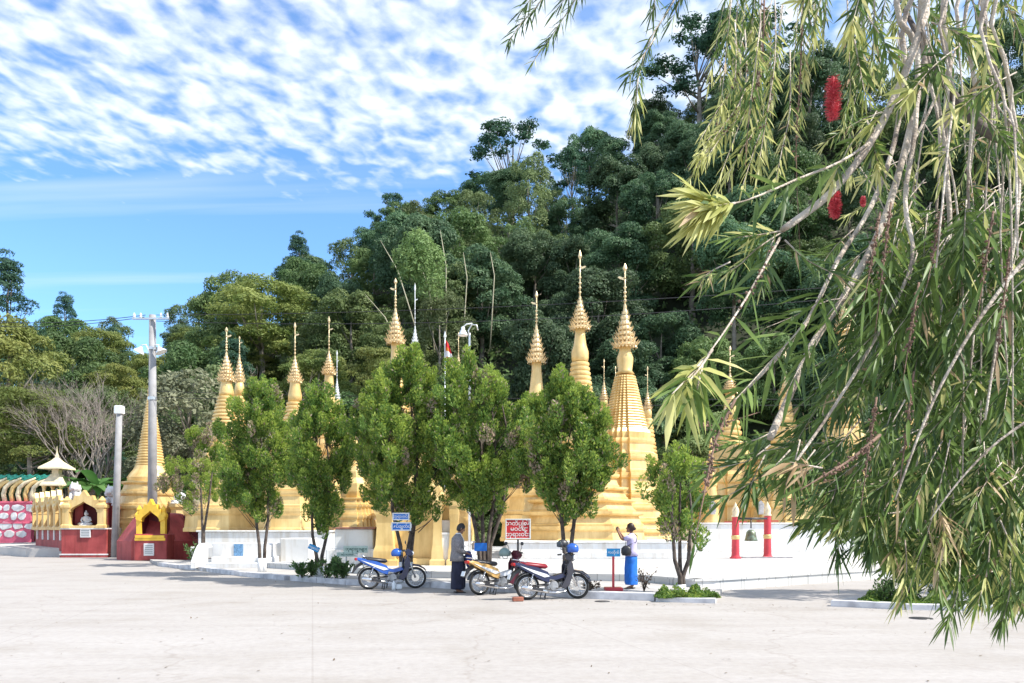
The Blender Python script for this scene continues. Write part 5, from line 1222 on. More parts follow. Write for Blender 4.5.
# bamboo: pale culms + drooping plume
r = empty('bamboo_clump', (X(450, 74), 74, hill(X(450, 74), 74)), 0, 'bamboo with long pale leaning culms on the slope above the stupas', 'bamboo'); zb = r.location.z; b = MB()
for (x0, y0, x1, y1, Ya) in ((425, 300, 383, 236, 74), (436, 315, 424, 262, 74), (446, 308, 443, 226, 75), (462, 298, 466, 248, 75), (418, 330, 368, 290, 73), (490, 290, 493, 248, 76)):
    A = P(x0, y0 + 60, Ya) - r.location; Bq = P(x1, y1, Ya) - r.location; b.tube([A, A.lerp(Bq, .35) + Vector((.12, -.2, .2)), A.lerp(Bq, .7) + Vector((.22, -.2, .2)), Bq + Vector((-.25, 0, -.4))], [.07, .06, .045, .015], 6)
b.build('culm', mat('pale_bamboo_culm', (.42, .38, .26), .5, .15, 2), r)
rng = np.random.default_rng(9); cl = [(tuple(P(418 + dx, 262 + dy, 67) - r.location), rr) for dx, dy, rr in ((0, -12, 1.5), (-12, 0, 1.3), (12, 0, 1.4), (0, 8, 1.6), (14, 18, 1.2), (-10, 16, 1.0), (8, 30, .9), (20, 34, .6))]
link('crown', crown_mesh('bamboo_plume', rng, cl, 420, .34, flat=1.1, asp=.3), L_bam, r)

# banana / broad-leaved garden plants left
def banana(px, pyb, Y, H, seed, label, n=8):
    rng_ = random.Random(seed); zb = Z(pyb, Y); r = empty('banana_plant', (X(px, Y), Y, zb), rng_.uniform(0, 6), label, 'plant', 'broad-leaved garden plants at the foot of the left slope')
    b = MB(); b.tube([(0, 0, -.3), (0, 0, H * .4)], [.14, .08], 8); b.build('stem', L_bam, r); b = MB()
    for q in range(n):
        a = 2 * pi * q / n + rng_.uniform(-.3, .3); up = rng_.uniform(.5, 1.1); L_ = H * rng_.uniform(.6, .85); W_ = H * .13; o = Vector((math.cos(a), math.sin(a), 0)); sd = Vector((-o.y, o.x, 0)); vs = []
        for i in range(8):
            t = i / 7; p = Vector((0, 0, H * .38)) + o * L_ * t * .75 + Vector((0, 0, L_ * (up * t - .75 * t * t))); w = W_ * math.sin(pi * min(1, .12 + t * .9)) ** .7 * (1 if i < 7 else .05)
            vs += [p + sd * w + Vector((0, 0, w * .25)), p, p - sd * w + Vector((0, 0, w * .25))]
        b.add(vs, [(i * 3 + k_, i * 3 + k_ + 1, i * 3 + k_ + 4, i * 3 + k_ + 3) for i in range(7) for k_ in (0, 1)], 0, True)
    b.build('leaves', leafm('banana_leaves', (.06, .16, .04), (.14, .28, .08), .15), r)
for i, (px, pyb, Y, H) in enumerate(((86, 512, 52, 3.2), (97, 508, 53, 3.4), (108, 506, 54, 3.0), (76, 506, 54, 2.8), (128, 508, 54, 3.0), (38, 505, 57, 3.0), (24, 500, 58, 3.2), (172, 512, 54, 2.8), (192, 512, 55, 2.6), (48, 500, 58, 2.6))):
    banana(px, pyb, Y, H, i, 'broad-leaved green plant ' + ['behind the maroon niche shrine', 'between the two white lions', 'behind the left side of the short pole', 'beside the two-roofed pavilion', 'right of the short pole', 'behind the right end of the serpent row', 'behind the middle of the serpent row', 'right of the utility pole', 'behind the yellowish cypress', 'left of the two-roofed pavilion'][i])
# dense shrubs filling the foot of the slope
for i in range(34):
    px = -30 + i * 33 + rnd.uniform(-8, 8); Y = rnd.uniform(57.5, 61)
    use('broadleaf2', (X(px, Y), Y, hill(X(px, Y), Y) - 2.2 - rnd.random()), rnd.uniform(0, 6), rnd.uniform(.42, .6), 'low leafy tree ' + place_label(px, 60), group='low trees along the foot of the hill')

# ------------------------------------------------------------------ cypress (thuja) trees by the kerb
def cypress(px, Y, zb, prof, label, seed, stems, crown_from_px, top_px, dry=.10, new=.3, ntuft=230, dens=1.0, white=True, lm=None):
    """prof: list of (py, left px, right px) silhouette at distance Y"""
    rng = np.random.default_rng(seed); rnd = random.Random(seed); k = Y / F; r = empty('cypress_tree', (X(px, Y), Y, zb), 0, label, 'tree', 'cypress trees planted along the kerb')
    pys = [p[0] for p in prof]; ls = [p[1] for p in prof]; rs = [p[2] for p in prof]
    def env(py): l = np.interp(py, pys, ls); q = np.interp(py, pys, rs); return (l + q) / 2, (q - l) / 2
    C, D, W, LL, MI = [], [], [], [], []
    area = sum((prof[i + 1][0] - prof[i][0]) * ((prof[i][2] - prof[i][1]) + (prof[i + 1][2] - prof[i + 1][1])) / 2 for i in range(len(prof) - 1))
    n_t = int(ntuft * 1.45 * area / 9000); n_c = max(12, int(n_t / 7.0))
    ends = []; clumps = []
    for t in range(n_c):
        while True:
            py = rng.uniform(pys[0] + 4, pys[-1]); c0, hw = env(py)
            if rng.random() < hw / 55: break
        a = rng.uniform(0, 2 * pi); cr = rng.uniform(.17, .46); rho = rng.uniform(.1, 1) ** .5 * max(.05, hw * k * 1.16 - cr * .50)
        clumps.append((c0, rho, a, py, hw, cr, rng.random(), rng.uniform(.4, 1.8)))
    clumps.append((np.mean(env(pys[0] + 8)[0]), .02, 0, pys[0] + 12, env(pys[0] + 12)[1], .2, .5, 1.2))
    for t in range(n_t):
        c0, rho, a, py, hw, cr, ckind, cnew = clumps[t % len(clumps)]
        jit = rng.normal(size=3) * cr * np.array([.42, .42, .50])
        base = np.array([X(c0, Y) - r.location.x + rho * math.cos(a) + jit[0], rho * math.sin(a) + jit[1], Z(py, Y) - zb - .35 + jit[2]]); ends.append(base)
        out = np.array([math.cos(a) * .35 * rho / max(.3, hw * k), math.sin(a) * .35 * rho / max(.3, hw * k), 1.0]); out /= np.linalg.norm(out)
        L_ = rng.uniform(.32, .56); Rt = rng.uniform(.11, .19); m = int(150 * dens * rng.uniform(.7, 1.3))
        u = rng.uniform(0, 1, m); th = rng.uniform(0, 2 * pi, m); e1 = np.cross(out, [0.3, 1, 0]); e1 /= np.linalg.norm(e1); e2 = np.cross(out, e1)
        rr = Rt * np.sin(pi * (.1 + .85 * u)) ** .7 * rng.uniform(.45, 1.1, m)
        rad = np.cos(th)[:, None] * e1 + np.sin(th)[:, None] * e2
        p = base + out * (u * L_)[:, None] + rad * rr[:, None]
        ld = nrm(out * .9 + rad * .7 + rng.normal(size=(m, 3)) * .35); lw = nrm(np.cross(ld, rad + rng.normal(size=(m, 3)) * .6))
        kind = ckind * .6 + rng.random() * .4; mi = np.where(rng.random(m) < (.75 if kind < dry * 1.4 else .03), 2, np.where(rng.random(m) < (new * cnew * 2.3 * u + .10), 1, 0))
        C.append(p); D.append(ld); W.append(lw); LL.append(rng.uniform(.05, .12, m)); MI.append(mi)
    C, D, W, LL, MI = map(np.concatenate, (C, D, W, LL, MI)); v, f = diamonds(C, D, W, LL, LL * .42)
    link('crown', mesh_np('crown_cypress', v, [f], MI), lm or [L_cyp, L_cyp2, L_cypb], r)
    b = MB(); z1 = Z(crown_from_px, Y) - zb; zt = Z(top_px, Y) - zb
    for i, (dx, lean) in enumerate(stems):
        pts = [Vector((dx * k * .4, i * .07 - .05, -.1)), Vector((dx * k * .7, i * .07 - .05, z1 * .5)), Vector(((dx + lean * .6) * k, i * .09 - .06, z1)), Vector(((dx + lean) * k, i * .1 - .05, z1 + (zt - z1) * .45)), Vector((lean * k * .8, 0, z1 + (zt - z1) * .85))]
        b.tube(pts, [.075, .055, .045, .03, .01], 8)
    for q in ends[::9]:
        e = Vector(q) + Vector((0, 0, .15)); a = Vector((e.x * .25, e.y * .25, max(z1 * .7, e.z - .5 - abs(e.x) * .5))); b.tube([a, a.lerp(e, .55) + Vector((0, 0, -.05)), e], [.013, .009, .004], 4, cap=False)
    tr_ = b.build('trunk', M_bark, r)
    if white:
        b = MB()
        for i, (dx, lean) in enumerate(stems): 
            q0 = Vector((dx * k * .4, i * .07 - .05, -.02)); q1 = Vector((dx * k * .7, i * .07 - .05, z1 * .5)); b.tube([q0, q0.lerp(q1, .55)], [.09, .082], 8)
        b.build('whitewash', M_white, r)
    return r
cypress(203, 33.5, .12, [(428, 196, 208), (440, 178, 222), (460, 164, 236), (480, 168, 238), (498, 186, 230)], 'small yellowish cypress with a single bent stem beside the steps', 21, [(0, -2), (1, 8)], 500, 432, dry=.25, new=.95, ntuft=360, white=False)
cypress(262, 26.8, .12, [(372, 262, 268), (385, 250, 278), (405, 236, 287), (430, 222, 293), (460, 215, 294), (485, 222, 290), (500, 244, 280), (512, 254, 272)], 'cypress on two thin stems rising from a curved white planter', 22, [(-3, -4), (4, 3)], 520, 378, ntuft=470)
cypress(319, 24.0, .12, [(384, 318, 324), (396, 305, 334), (420, 292, 347), (450, 288, 354), (475, 296, 350), (500, 305, 338), (520, 312, 330)], 'slim cypress with a light blue board on its stem and plants at its foot', 23, [(-3, -5), (4, 6)], 535, 392, ntuft=400)
cypress(405, 22.6, .12, [(346, 404, 412), (362, 392, 424), (385, 374, 438), (415, 358, 448), (445, 348, 456), (475, 350, 458), (498, 364, 444), (512, 392, 426)], 'biggest cypress, carrying two blue boards above the blue motorbike', 24, [(-6, -10), (5, 8), (9, 2)], 512, 356, ntuft=380)
cypress(484, 21.9, .12, [(343, 464, 470), (358, 452, 484), (380, 446, 500), (400, 440, 520), (430, 436, 532), (460, 440, 536), (482, 452, 526), (497, 462, 515)], 'broad cypress with four spreading stems behind the man', 25, [(-7, -10), (-1, -2), (5, 6), (9, 16)], 508, 356, ntuft=360)
cypress(566, 19.6, .12, [(370, 562, 570), (385, 545, 586), (405, 530, 600), (430, 523, 610), (460, 525, 608), (480, 538, 598), (500, 556, 584)], 'cypress over the navy motorbike in front of the tallest stupas', 26, [(-2, -4), (6, 4)], 520, 378, ntuft=320)
cypress(681, 18.2, .12, [(440, 676, 682), (452, 660, 698), (470, 648, 710), (490, 646, 714), (508, 656, 708), (522, 668, 696)], 'young sparse cypress in the flower bed by the short kerb', 27, [(-2, -8), (3, 8), (0, 0)], 560, 450, ntuft=115, dens=.9, dry=.1)

# plants at the kerb
L_pl = leafm('border_plant_leaves', (.05, .11, .03), (.14, .22, .07), .2, 3.0)
def bed_plant(x, y, z, H, Rr, seed, label, name='border_plant', n=260, leaf=.09, group=None, m=None):
    rng = np.random.default_rng(seed); r = empty(name, (x, y, z), 0, label, 'plant', group); b = MB(); C, D = [], []
    ns = 9
    for q in range(ns):
        a = rng.uniform(0, 2 * pi); tilt = rng.uniform(0, 1); e = np.array([math.cos(a) * Rr * tilt, math.sin(a) * Rr * tilt, H * rng.uniform(.6, 1)])
        b.tube([(0, 0, 0), tuple(e * [.4, .4, .6]), tuple(e)], [.012, .008, .004], 4)
        t = rng.uniform(.25, 1, n // ns); p = t[:, None] * e * np.stack([t ** .5, t ** .5, np.ones_like(t)], 1) + rng.normal(size=(len(t), 3)) * .035; C.append(p); D.append(nrm(e / np.linalg.norm(e) + rng.normal(size=p.shape) * .8))
    b.build('stem', M_bark, r); C = np.concatenate(C); D = np.concatenate(D); W = nrm(np.cross(D, rdirs(rng, len(C)))); s = leaf * rng.uniform(.6, 1.3, len(C)); C = C + D * s[:, None] * .5; v, f = diamonds(C, D, W, s, s * .42); link('leaves', mesh_np('leaves', v, [f]), m or L_pl, r)
for i, (px, Y, H, Rr) in enumerate(((302, 23.7, .42, .4), (311, 23.6, .55, .35), (327, 23.2, .5, .35), (336, 23.0, .75, .42), (343, 22.9, .55, .4))): bed_plant(X(px, Y), Y, .12, H, Rr, 40 + i, ['low sprawling plant at the left end of the bed under the slim cypress', 'small upright plant left of the slim cypress stem', 'small plant right of the slim cypress stem', 'tallest leafy plant in the bed left of the blue motorbike', 'leafy plant nearest the blue motorbike rear wheel'][i], leaf=.13, n=300)
rng = np.random.default_rng(77)
def ground_cover(x0, x1, y0, y1, z, n, H, label, name='ground_cover'):
    rng = np.random.default_rng(int(x0 * 10) + 500); c = np.stack([rng.uniform(x0, x1, n), rng.uniform(y0, y1, n), np.zeros(n)], 1); e = 1 - np.abs((c[:, 0] - (x0 + x1) / 2) / ((x1 - x0) / 2)) ** 4
    c[:, 2] = z + H * rng.uniform(0, 1, n) * (.45 + .55 * np.sin(c[:, 0] * 9) * np.cos(c[:, 1] * 7)) ** 2 * (e * .7 + .3) + .01; D = nrm(rng.normal(size=c.shape) + [0, 0, .8]); W = nrm(np.cross(D, rdirs(rng, n))); s = rng.uniform(.04, .09, n); v, f = diamonds(c, D, W, s, s * .5)
    tag(link(name, mesh_np(name, v, [f], (rng.random(n) < .3).astype(int)), [L_cyp, L_cyp2]), label, kind='stuff')
ground_cover(X(654, 17.5), X(716, 17.5), 17.15, 17.9, .10, 7000, .30, 'low green ground cover around the young cypress')
ground_cover(X(874, 16), X(946, 16), 16.0, 16.8, .08, 6000, .38, 'low dark planting on the island behind the bottlebrush')
for i in range(5): bed_plant(X(884 + i * 13, 16.3), 16.3 + (i % 2) * .3, .09, .4 + .15 * (i % 3), .25, 60 + i, ['first', 'second', 'middle', 'fourth', 'last'][i] + ' spiky plant from the left on the island behind the bottlebrush', group='plants on the right island', leaf=.10)
bed_plant(X(590, 18.9), 18.9, .12, .2, .3, 71, 'brown dry plant by the front wheel of the navy motorbike', m=L_dry); bed_plant(X(192, 31), 31.2, .12, .9, .4, 72, 'dark leafy shrub against the left cheek wall of the steps', leaf=.14)
bed_plant(X(644, 18.6), 18.6, .12, .55, .3, 73, 'thin dry weed between the woman and the young cypress', m=L_dry, n=90)
# fallen leaves along the kerb and on the forecourt
rng = np.random.default_rng(91); n = 900
fx = np.concatenate([rng.uniform(-14, 9, 500), rng.uniform(-12, 9, 400)]); fy = np.concatenate([np.interp(fx[:500], [-14, -4.7, 1.5, 3.2, 9], [31, 22.1, 17.7, 17.0, 16.0]) - np.abs(rng.normal(size=500)) * .5 - .05, rng.uniform(8, 24, 400)])
c = np.stack([fx, fy, np.full(n, .014)], 1); D = nrm(rng.normal(size=(n, 3)) * [1, 1, .12]); W = nrm(np.cross(D, [0, 0, 1.0])); s_ = rng.uniform(.03, .07, n); v, f = diamonds(c, D, W, s_, s_ * .45)
tag(link('fallen_leaves', mesh_np('fallen_leaves', v, [f]), L_dry), 'scattered dry fallen leaves on the concrete', kind='stuff')
# trees standing outside the frame on the right, whose shade falls on the drive
for i, (x, y) in enumerate(((12.9, 17.6), (19, 19.0))): use('weeping' if i == 0 else 'broadleaf2', (x, y, 0), i * 2.0, .72, ['round shade tree just outside the drive', 'second shade tree beyond the drive'][i])

# look-alikes that ended up with the same words: tell them apart by their order from the left
def _settle():
    by = {}
    for o in COL.objects:
        if o.parent is None and 'category' in o and o.get('group') in (GL, 'low trees along the foot of the hill'): by.setdefault(o['label'], []).append(o)
    for lb, os_ in by.items():
        if 1 < len(os_) < 4:
            os_.sort(key=lambda o: o.location.x / o.location.y)
            for o, w in zip(os_, ('left', 'right') if len(os_) == 2 else ('left', 'middle', 'right')): o['label'] = lb + ', ' + w + ' of ' + ('two' if len(os_) == 2 else 'three')
_settle()
# ------------------------------------------------------------------ bottlebrush tree hanging in front of the camera
B_leaf = leafm('bottlebrush_leaves', (.075, .14, .032), (.20, .29, .075), 0, 9.0, .38, .45)
B_leafd = leafm('bottlebrush_old_leaves', (.045, .09, .028), (.11, .17, .05), 0, 9.0, .25, .45)
B_leafy = leafm('bottlebrush_young_leaves', (.42, .46, .12), (.68, .64, .30), 0, 7.0, .45, .5)
B_dry = leafm('bottlebrush_dry_leaves', (.38, .26, .14), (.60, .46, .30), 0, 9.0, .3, .7)
rngb = np.random.default_rng(42)
LV, LF3, LF4, LM3, LM4 = [], [], [], [], []; lcount = 0
def add_leaves(base, d, side, L_, W_, mi, bend=.12):
    """base (n,3) attachment; d dir; side width dir; lens-shaped folded blade, 8 points"""
    global lcount
    n = len(base); L_ = L_.reshape(-1, 1); W_ = W_.reshape(-1, 1); up = nrm(np.cross(side, d)); dn = np.array([0, 0, -1.0])
    def at_(t, w, lift): return base + d * L_ * t + dn * L_ * bend * t * t + side * W_ * w + up * W_ * lift
    pts = np.stack([at_(0, 0, 0), at_(.3, .5, .16), at_(.3, 0, 0), at_(.3, -.5, .16), at_(.68, .42, .14), at_(.68, 0, 0), at_(.68, -.42, .14), at_(1, 0, 0)], 1)
    LV.append(pts.reshape(-1, 3)); o = lcount + np.arange(n)[:, None] * 8
    LF3.append(np.concatenate([o + [[0, 1, 2]], o + [[0, 2, 3]], o + [[4, 7, 5]], o + [[5, 7, 6]]])); LF4.append(np.concatenate([o + [[1, 4, 5, 2]], o + [[2, 5, 6, 3]]]))
    LM3.append(np.tile(mi, 4)); LM4.append(np.tile(mi, 2)); lcount += 8 * n
twb = MB(); capb = MB()
def twig(pts, rad, nleaf, L=.075, spread=.9, mix=(.6, .3, .05, .05), t0=.15, wr=.085, tip=0, capsules=0, twigm=0):
    """pts world polyline; leaves spiral round it pointing forward"""
    pts = [Vector(p) for p in pts]; n = len(pts)
    twb.tube(pts, [rad * (1 - .7 * i / (n - 1)) for i in range(n)], 6, mi=twigm)
    seg = [(pts[i + 1] - pts[i]).length for i in range(n - 1)]; tot = sum(seg); cs = np.concatenate([[0], np.cumsum(seg)]) / max(tot, 1e-6)
    if nleaf:
        t = np.sort(rngb.uniform(t0, 1, nleaf)); 
        A = np.array([tuple(p) for p in pts]); p = np.stack([np.interp(t, cs, A[:, i]) for i in range(3)], 1)
        p2 = np.stack([np.interp(np.minimum(t + .02, 1), cs, A[:, i]) for i in range(3)], 1); p1 = np.stack([np.interp(t - .02, cs, A[:, i]) for i in range(3)], 1); d = nrm(p2 - p1)
        a = np.arange(nleaf) * 2.4 + rngb.uniform(0, .6, nleaf); e1 = nrm(np.cross(d, [.2, .3, 1.0])); e2 = np.cross(d, e1); rad_ = np.cos(a)[:, None] * e1 + np.sin(a)[:, None] * e2
        sp = spread * (1 - .55 * t[:, None] ** 2); ld = nrm(d + rad_ * sp + rngb.normal(size=(nleaf, 3)) * .14 + np.array([0, 0, -.16])); sd = nrm(np.cross(ld, rad_) + rngb.normal(size=(nleaf, 3)) * .25); sd = nrm(sd - ld * np.sum(sd * ld, 1, keepdims=True))
        Ls = L * rngb.uniform(.65, 1.15, nleaf); mi = rngb.choice(4, nleaf, p=np.array(mix) / sum(mix))
        if tip: mi = np.where(t > 1 - tip, 2, mi)
        add_leaves(p, ld, sd, Ls, Ls * wr * rngb.uniform(.8, 1.2, nleaf), mi)
    for i in range(capsules):
        t = rngb.uniform(.1, .7); k = min(int(t * (n - 1)), n - 2); q = pts[k].lerp(pts[k + 1], t * (n - 1) - k) + Vector(tuple(rngb.normal(size=3))) * rad * 1.3; capb.ball(q, .0019 + rad * .18, 6, 4)
def Q(px, py, D): return P(px, py, D)
def PL(pts, D0, D1=None):
    D1 = D0 if D1 is None else D1; n = len(pts); return [Q(a, c, D0 + (D1 - D0) * i / (n - 1)) for i, (a, c) in enumerate(pts)]
def smooth(pts, k=3):
    out = []; n = len(pts)
    for i in range(n - 1):
        p0, p1, p2, p3 = pts[max(i - 1, 0)], pts[i], pts[i + 1], pts[min(i + 2, n - 1)]
        for j in range(k):
            t = j / k; out.append(.5 * ((2 * p1) + (-p0 + p2) * t + (2 * p0 - 5 * p1 + 4 * p2 - p3) * t * t + (-p0 + 3 * p1 - 3 * p2 + p3) * t ** 3))
    out.append(pts[-1]); return out
BT = empty('bottlebrush_tree', (3.1, 2.3, 0), 0, 'weeping bottlebrush tree with red flower spikes hanging over the forecourt', 'tree')
inv = Vector((-3.1, -2.3, 0))
hub = Vector((2.2, 2.2, 4.2))
b = MB(); b.tube(smooth([Vector((3.1, 2.3, -.1)), Vector((3.05, 2.3, 1.0)), Vector((2.9, 2.25, 2.2)), Vector((2.6, 2.2, 3.3)), hub]), [.15, .14, .13, .125, .12, .115, .11, .105, .1, .09, .08, .07, .06], 12)
b.v = [tuple(Vector(v) + inv) for v in b.v]; b.build('trunk', M_bark2, BT)
def branch(pts, r0, r1, m=None, up=True, k=4, cut=False):
    pts = list(pts); r0 *= .72; r1 *= .72
    if up: # run the branch on above the frame to the crown hub
        s0 = pts[0]; pts = [hub, hub.lerp(s0, .55) + Vector((0, 0, .25)), ] + pts
    sp = smooth(pts, k); n = len(sp); bb = MB(); rnd = random.Random(n + int(r0 * 1e5)); bb.tube([p + Vector((rnd.uniform(-1, 1), rnd.uniform(-1, 1), rnd.uniform(-1, 1))) * r0 * .09 for p in sp], [(r0 * 1.5 + (r1 - r0 * 1.5) * i / (n - 1)) * rnd.uniform(.93, 1.08) for i in range(n)], 10)
    bb.v = [tuple(Vector(v) + inv) for v in bb.v]; bb.build('branch', m or M_pbark, BT); return sp
# main pale branches traced from the crown down
b1 = branch(PL([(945, -60), (925, 15), (902, 80), (872, 140), (832, 192), (782, 230)], 1.55, 1.35), .0085, .0078)
b2 = branch(PL([(940, -40), (925, 60), (905, 150), (882, 225), (848, 290), (812, 345), (790, 395), (770, 438)], 1.7, 1.35), .007, .0085)
b3 = branch(PL([(925, -30), (905, 70), (895, 140), (872, 205), (838, 260), (808, 320), (770, 365), (735, 400)], 1.8, 1.3), .006, .0045)
b4 = branch(PL([(912, -40), (918, 50), (915, 130), (905, 200), (912, 260), (880, 330), (835, 405), (790, 470)], 1.65, 1.3), .0062, .0028)
b5 = branch(PL([(960, -40), (950, 60), (945, 150), (950, 230), (940, 310), (930, 400), (915, 470)], 1.75, 1.5), .0068, .004)
b6 = branch(PL([(995, -40), (1005, 60), (1018, 150), (1016, 230), (1000, 320), (985, 420)], 1.6, 1.4), .0055, .003)
b7 = branch(PL([(990, -60), (960, 40), (930, 110), (900, 170), (888, 240), (880, 330)], 1.95, 1.8), .005, .003)
b8 = branch(PL([(905, -50), (925, 60), (940, 140), (932, 260), (925, 350)], 1.9, 1.7), .0045, .003)
b9 = branch(PL([(1040, 150), (985, 130), (950, 90), (920, 40), (905, 10)], 1.5, 1.9), .011, .007, M_bark, up=False)
b10 = branch(PL([(970, -40), (975, 80), (968, 190), (975, 300), (965, 420), (950, 520)], 1.6, 1.5), .0042, .0022)
b11 = branch(PL([(1050, 230), (1000, 290), (960, 350), (925, 420), (895, 500)], 1.35, 1.3), .0036, .0022, up=False)
b12 = branch(PL([(1060, 400), (1000, 440), (960, 480), (930, 520)], 1.3, 1.3), .0022, .0014, up=False)
rb = random.Random(5)
for i in range(12):   # long thin straight hanging rods at right
    x = rb.uniform(918, 1030); D = rb.uniform(1.3, 2.3); x1 = x + rb.uniform(-30, 22); y1 = rb.uniform(250, 520)
    branch(PL([(x, -40), (x + rb.uniform(-10, 10), 90), ((x + x1) / 2 + rb.uniform(-10, 10), y1 * .5), (x1, y1)], D, D + rb.uniform(-.25, .1)), .0034, .0018, k=3)
# ---- individual sprays seen against the hill
def spray(pts, D0, D1, r=.003, n=40, **k): twig(smooth(PL(pts, D0, D1), 3), r * .8, n, **k)
YG = (.15, .05, .78, .02)
spray([(735, 203), (718, 206), (700, 208)], 1.07, 1.03, .002, 60, L=.072, spread=.50, mix=(0, 0, .98, .02), t0=0.0, wr=.09)
spray([(725, 205), (708, 200), (694, 192)], 1.06, 1.03, .0018, 36, L=.058, spread=.42, mix=(0, 0, .99, .01), t0=0.0, wr=.09)
spray([(725, 207), (712, 214), (700, 222)], 1.06, 1.03, .0018, 34, L=.058, spread=.42, mix=(.05, 0, .93, .02), t0=0.0, wr=.09)
spray([(872, 141), (840, 162), (800, 178), (768, 192), (740, 202), (712, 206)], 1.43, 1.05, .0034, 26, L=.078, t0=.15, mix=(.8, .2, 0, 0), wr=.10)
spray([(782, 232), (755, 250), (735, 268), (700, 278)], 1.4, 1.3, .002, 50, L=.05, mix=(.75, .1, .15, 0)); spray([(786, 230), (758, 235), (730, 238)], 1.4, 1.35, .002, 44, L=.05, mix=(.6, .1, .3, 0)); spray([(775, 236), (765, 262), (762, 285)], 1.4, 1.35, .002, 30, L=.05)
spray([(785, 240), (810, 262), (850, 280)], 1.4, 1.35, .002, 34, L=.05)
spray([(730, 262), (710, 272), (700, 282)], 1.3, 1.25, .0018, 16, L=.04, mix=(.1, .1, .2, .6))
# the long arm at centre-right that ends in the big near cluster
spray([(780, 238), (765, 265), (745, 300), (722, 335), (700, 365)], 1.35, .95, .0032, 12, L=.075, mix=(.7, .3, 0, 0), capsules=26)
spray([(712, 350), (700, 368), (688, 382)], .98, .85, .0026, 22, L=.085, spread=.7, mix=(.55, .05, .4, 0), t0=.0, wr=.085)
spray([(703, 360), (690, 376), (672, 394)], .95, .82, .0024, 20, L=.085, spread=.55, mix=(.5, 0, .5, 0), t0=.1, wr=.085)
spray([(703, 362), (698, 385), (694, 400)], .95, .85, .0022, 12, L=.08, spread=.5, mix=(.6, 0, .4, 0), t0=.1, wr=.085)
# leafy sides of b3 / b2
spray([(838, 262), (808, 318), (770, 362), (735, 400), (722, 412)], 1.4, 1.22, .0022, 44, L=.085, spread=1.2, mix=(.8, .2, 0, 0), wr=.10)
spray([(850, 288), (815, 340), (790, 385)], 1.45, 1.3, .002, 26, L=.08, spread=1.3, mix=(.8, .2, 0, 0))
spray([(735, 400), (716, 440), (705, 490), (695, 540)], 1.25, 1.1, .0032, 4, L=.06, capsules=60, twigm=1)
spray([(860, 300), (830, 300), (790, 318), (760, 330)], 1.5, 1.4, .0018, 14, L=.08, mix=(.7, .3, 0, 0))
spray([(695, 410), (700, 425), (720, 424), (760, 412)], 1.1, 1.3, .0028, 2, L=.05, capsules=26, twigm=1)
# palm-like sprays lower middle
for a in (((790, 450), (770, 470), (735, 492), (715, 500)), ((775, 430), (755, 440), (720, 445)), ((765, 455), (755, 475), (748, 495)), ((800, 440), (795, 460), (785, 485)), ((770, 445), (745, 462), (700, 470)), ((815, 450), (800, 470), (792, 490))):
    spray(list(a), 1.35, 1.3, .0018, 26, L=.055, spread=.9, mix=(.62, .35, .0, .03), wr=.12)
spray([(880, 435), (850, 460), (825, 475), (800, 490)], 1.3, 1.15, .0035, 6, L=.06, capsules=46, twigm=1)
spray([(822, 468), (805, 465), (790, 462)], 1.2, 1.1, .002, 14, L=.065, mix=(0, .1, 0, .9), spread=.4, wr=.10)
# dark hanging sprigs against the sky at top
SK = (.35, .65, 0, 0)
spray([(560, -40), (540, 2), (522, 22), (509, 42)], 1.6, 1.5, .002, 60, L=.035, mix=SK, wr=.09); spray([(600, -45), (575, 0), (552, 35), (533, 62)], 1.6, 1.5, .002, 80, L=.035, mix=SK, tip=.03)
spray([(700, -50), (672, 4), (650, 40), (638, 80), (635, 108)], 1.55, 1.4, .0022, 70, L=.04, mix=SK); spray([(638, 80), (636, 100), (635, 122)], 1.42, 1.4, .0015, 26, L=.05, mix=(.3, .1, .6, 0), spread=.4)
spray([(655, 38), (640, 60), (627, 78)], 1.45, 1.4, .0015, 30, L=.035, mix=SK); spray([(650, -30), (655, 0), (652, 12)], 1.5, 1.5, .0015, 24, L=.04, mix=SK); spray([(690, -30), (680, 0), (672, 20)], 1.5, 1.5, .0015, 24, L=.04, mix=SK)
spray([(590, -40), (570, -8), (556, 10)], 1.5, 1.5, .0015, 24, L=.04, mix=SK); spray([(545, -30), (530, 0), (520, 12)], 1.5, 1.5, .0015, 26, L=.035, mix=SK)
# hanging curtain at the top, x 690-900
for i in range(38):
    x = rb.uniform(742, 905) if i % 3 else rb.uniform(725, 790); y0 = rb.uniform(-70, 40); Ln = rb.uniform(60, 150) * (1 if x < 800 else .8); D = rb.uniform(1.5, 2.6); sl = rb.uniform(-34, 2) if x < 790 else rb.uniform(-22, 12)
    spray([(x, y0), (x + sl * .4, y0 + Ln * .4), (x + sl, y0 + Ln)], D, D - .1, .0022, int(rb.uniform(34, 60)), L=.048, spread=.75, mix=(.50, .25, .22, .03), tip=.12, wr=.10)
for (x, y, x2, y2) in ((745, 90, 690, 178), (760, 70, 715, 190), (770, 100, 742, 188), (740, 110, 705, 160), (758, 120, 728, 175), (775, 60, 755, 190), (735, 80, 700, 140), (790, 110, 776, 180), (720, 120, 698, 158)):
    spray([(x, y - 60), (x, y), ((x + x2) / 2, (y + y2) / 2), (x2, y2)], 1.7, 1.45, .002, 52, L=.05, spread=.7, mix=(.35, .1, .53, .02), tip=.3, capsules=10)
spray([(765, -40), (762, 60), (750, 110), (745, 165)], 1.6, 1.5, .0024, 20, L=.05, capsules=50, twigm=1); spray([(805, -40), (800, 80), (796, 150), (800, 250)], 1.8, 1.7, .0024, 20, L=.05, capsules=60, twigm=1)
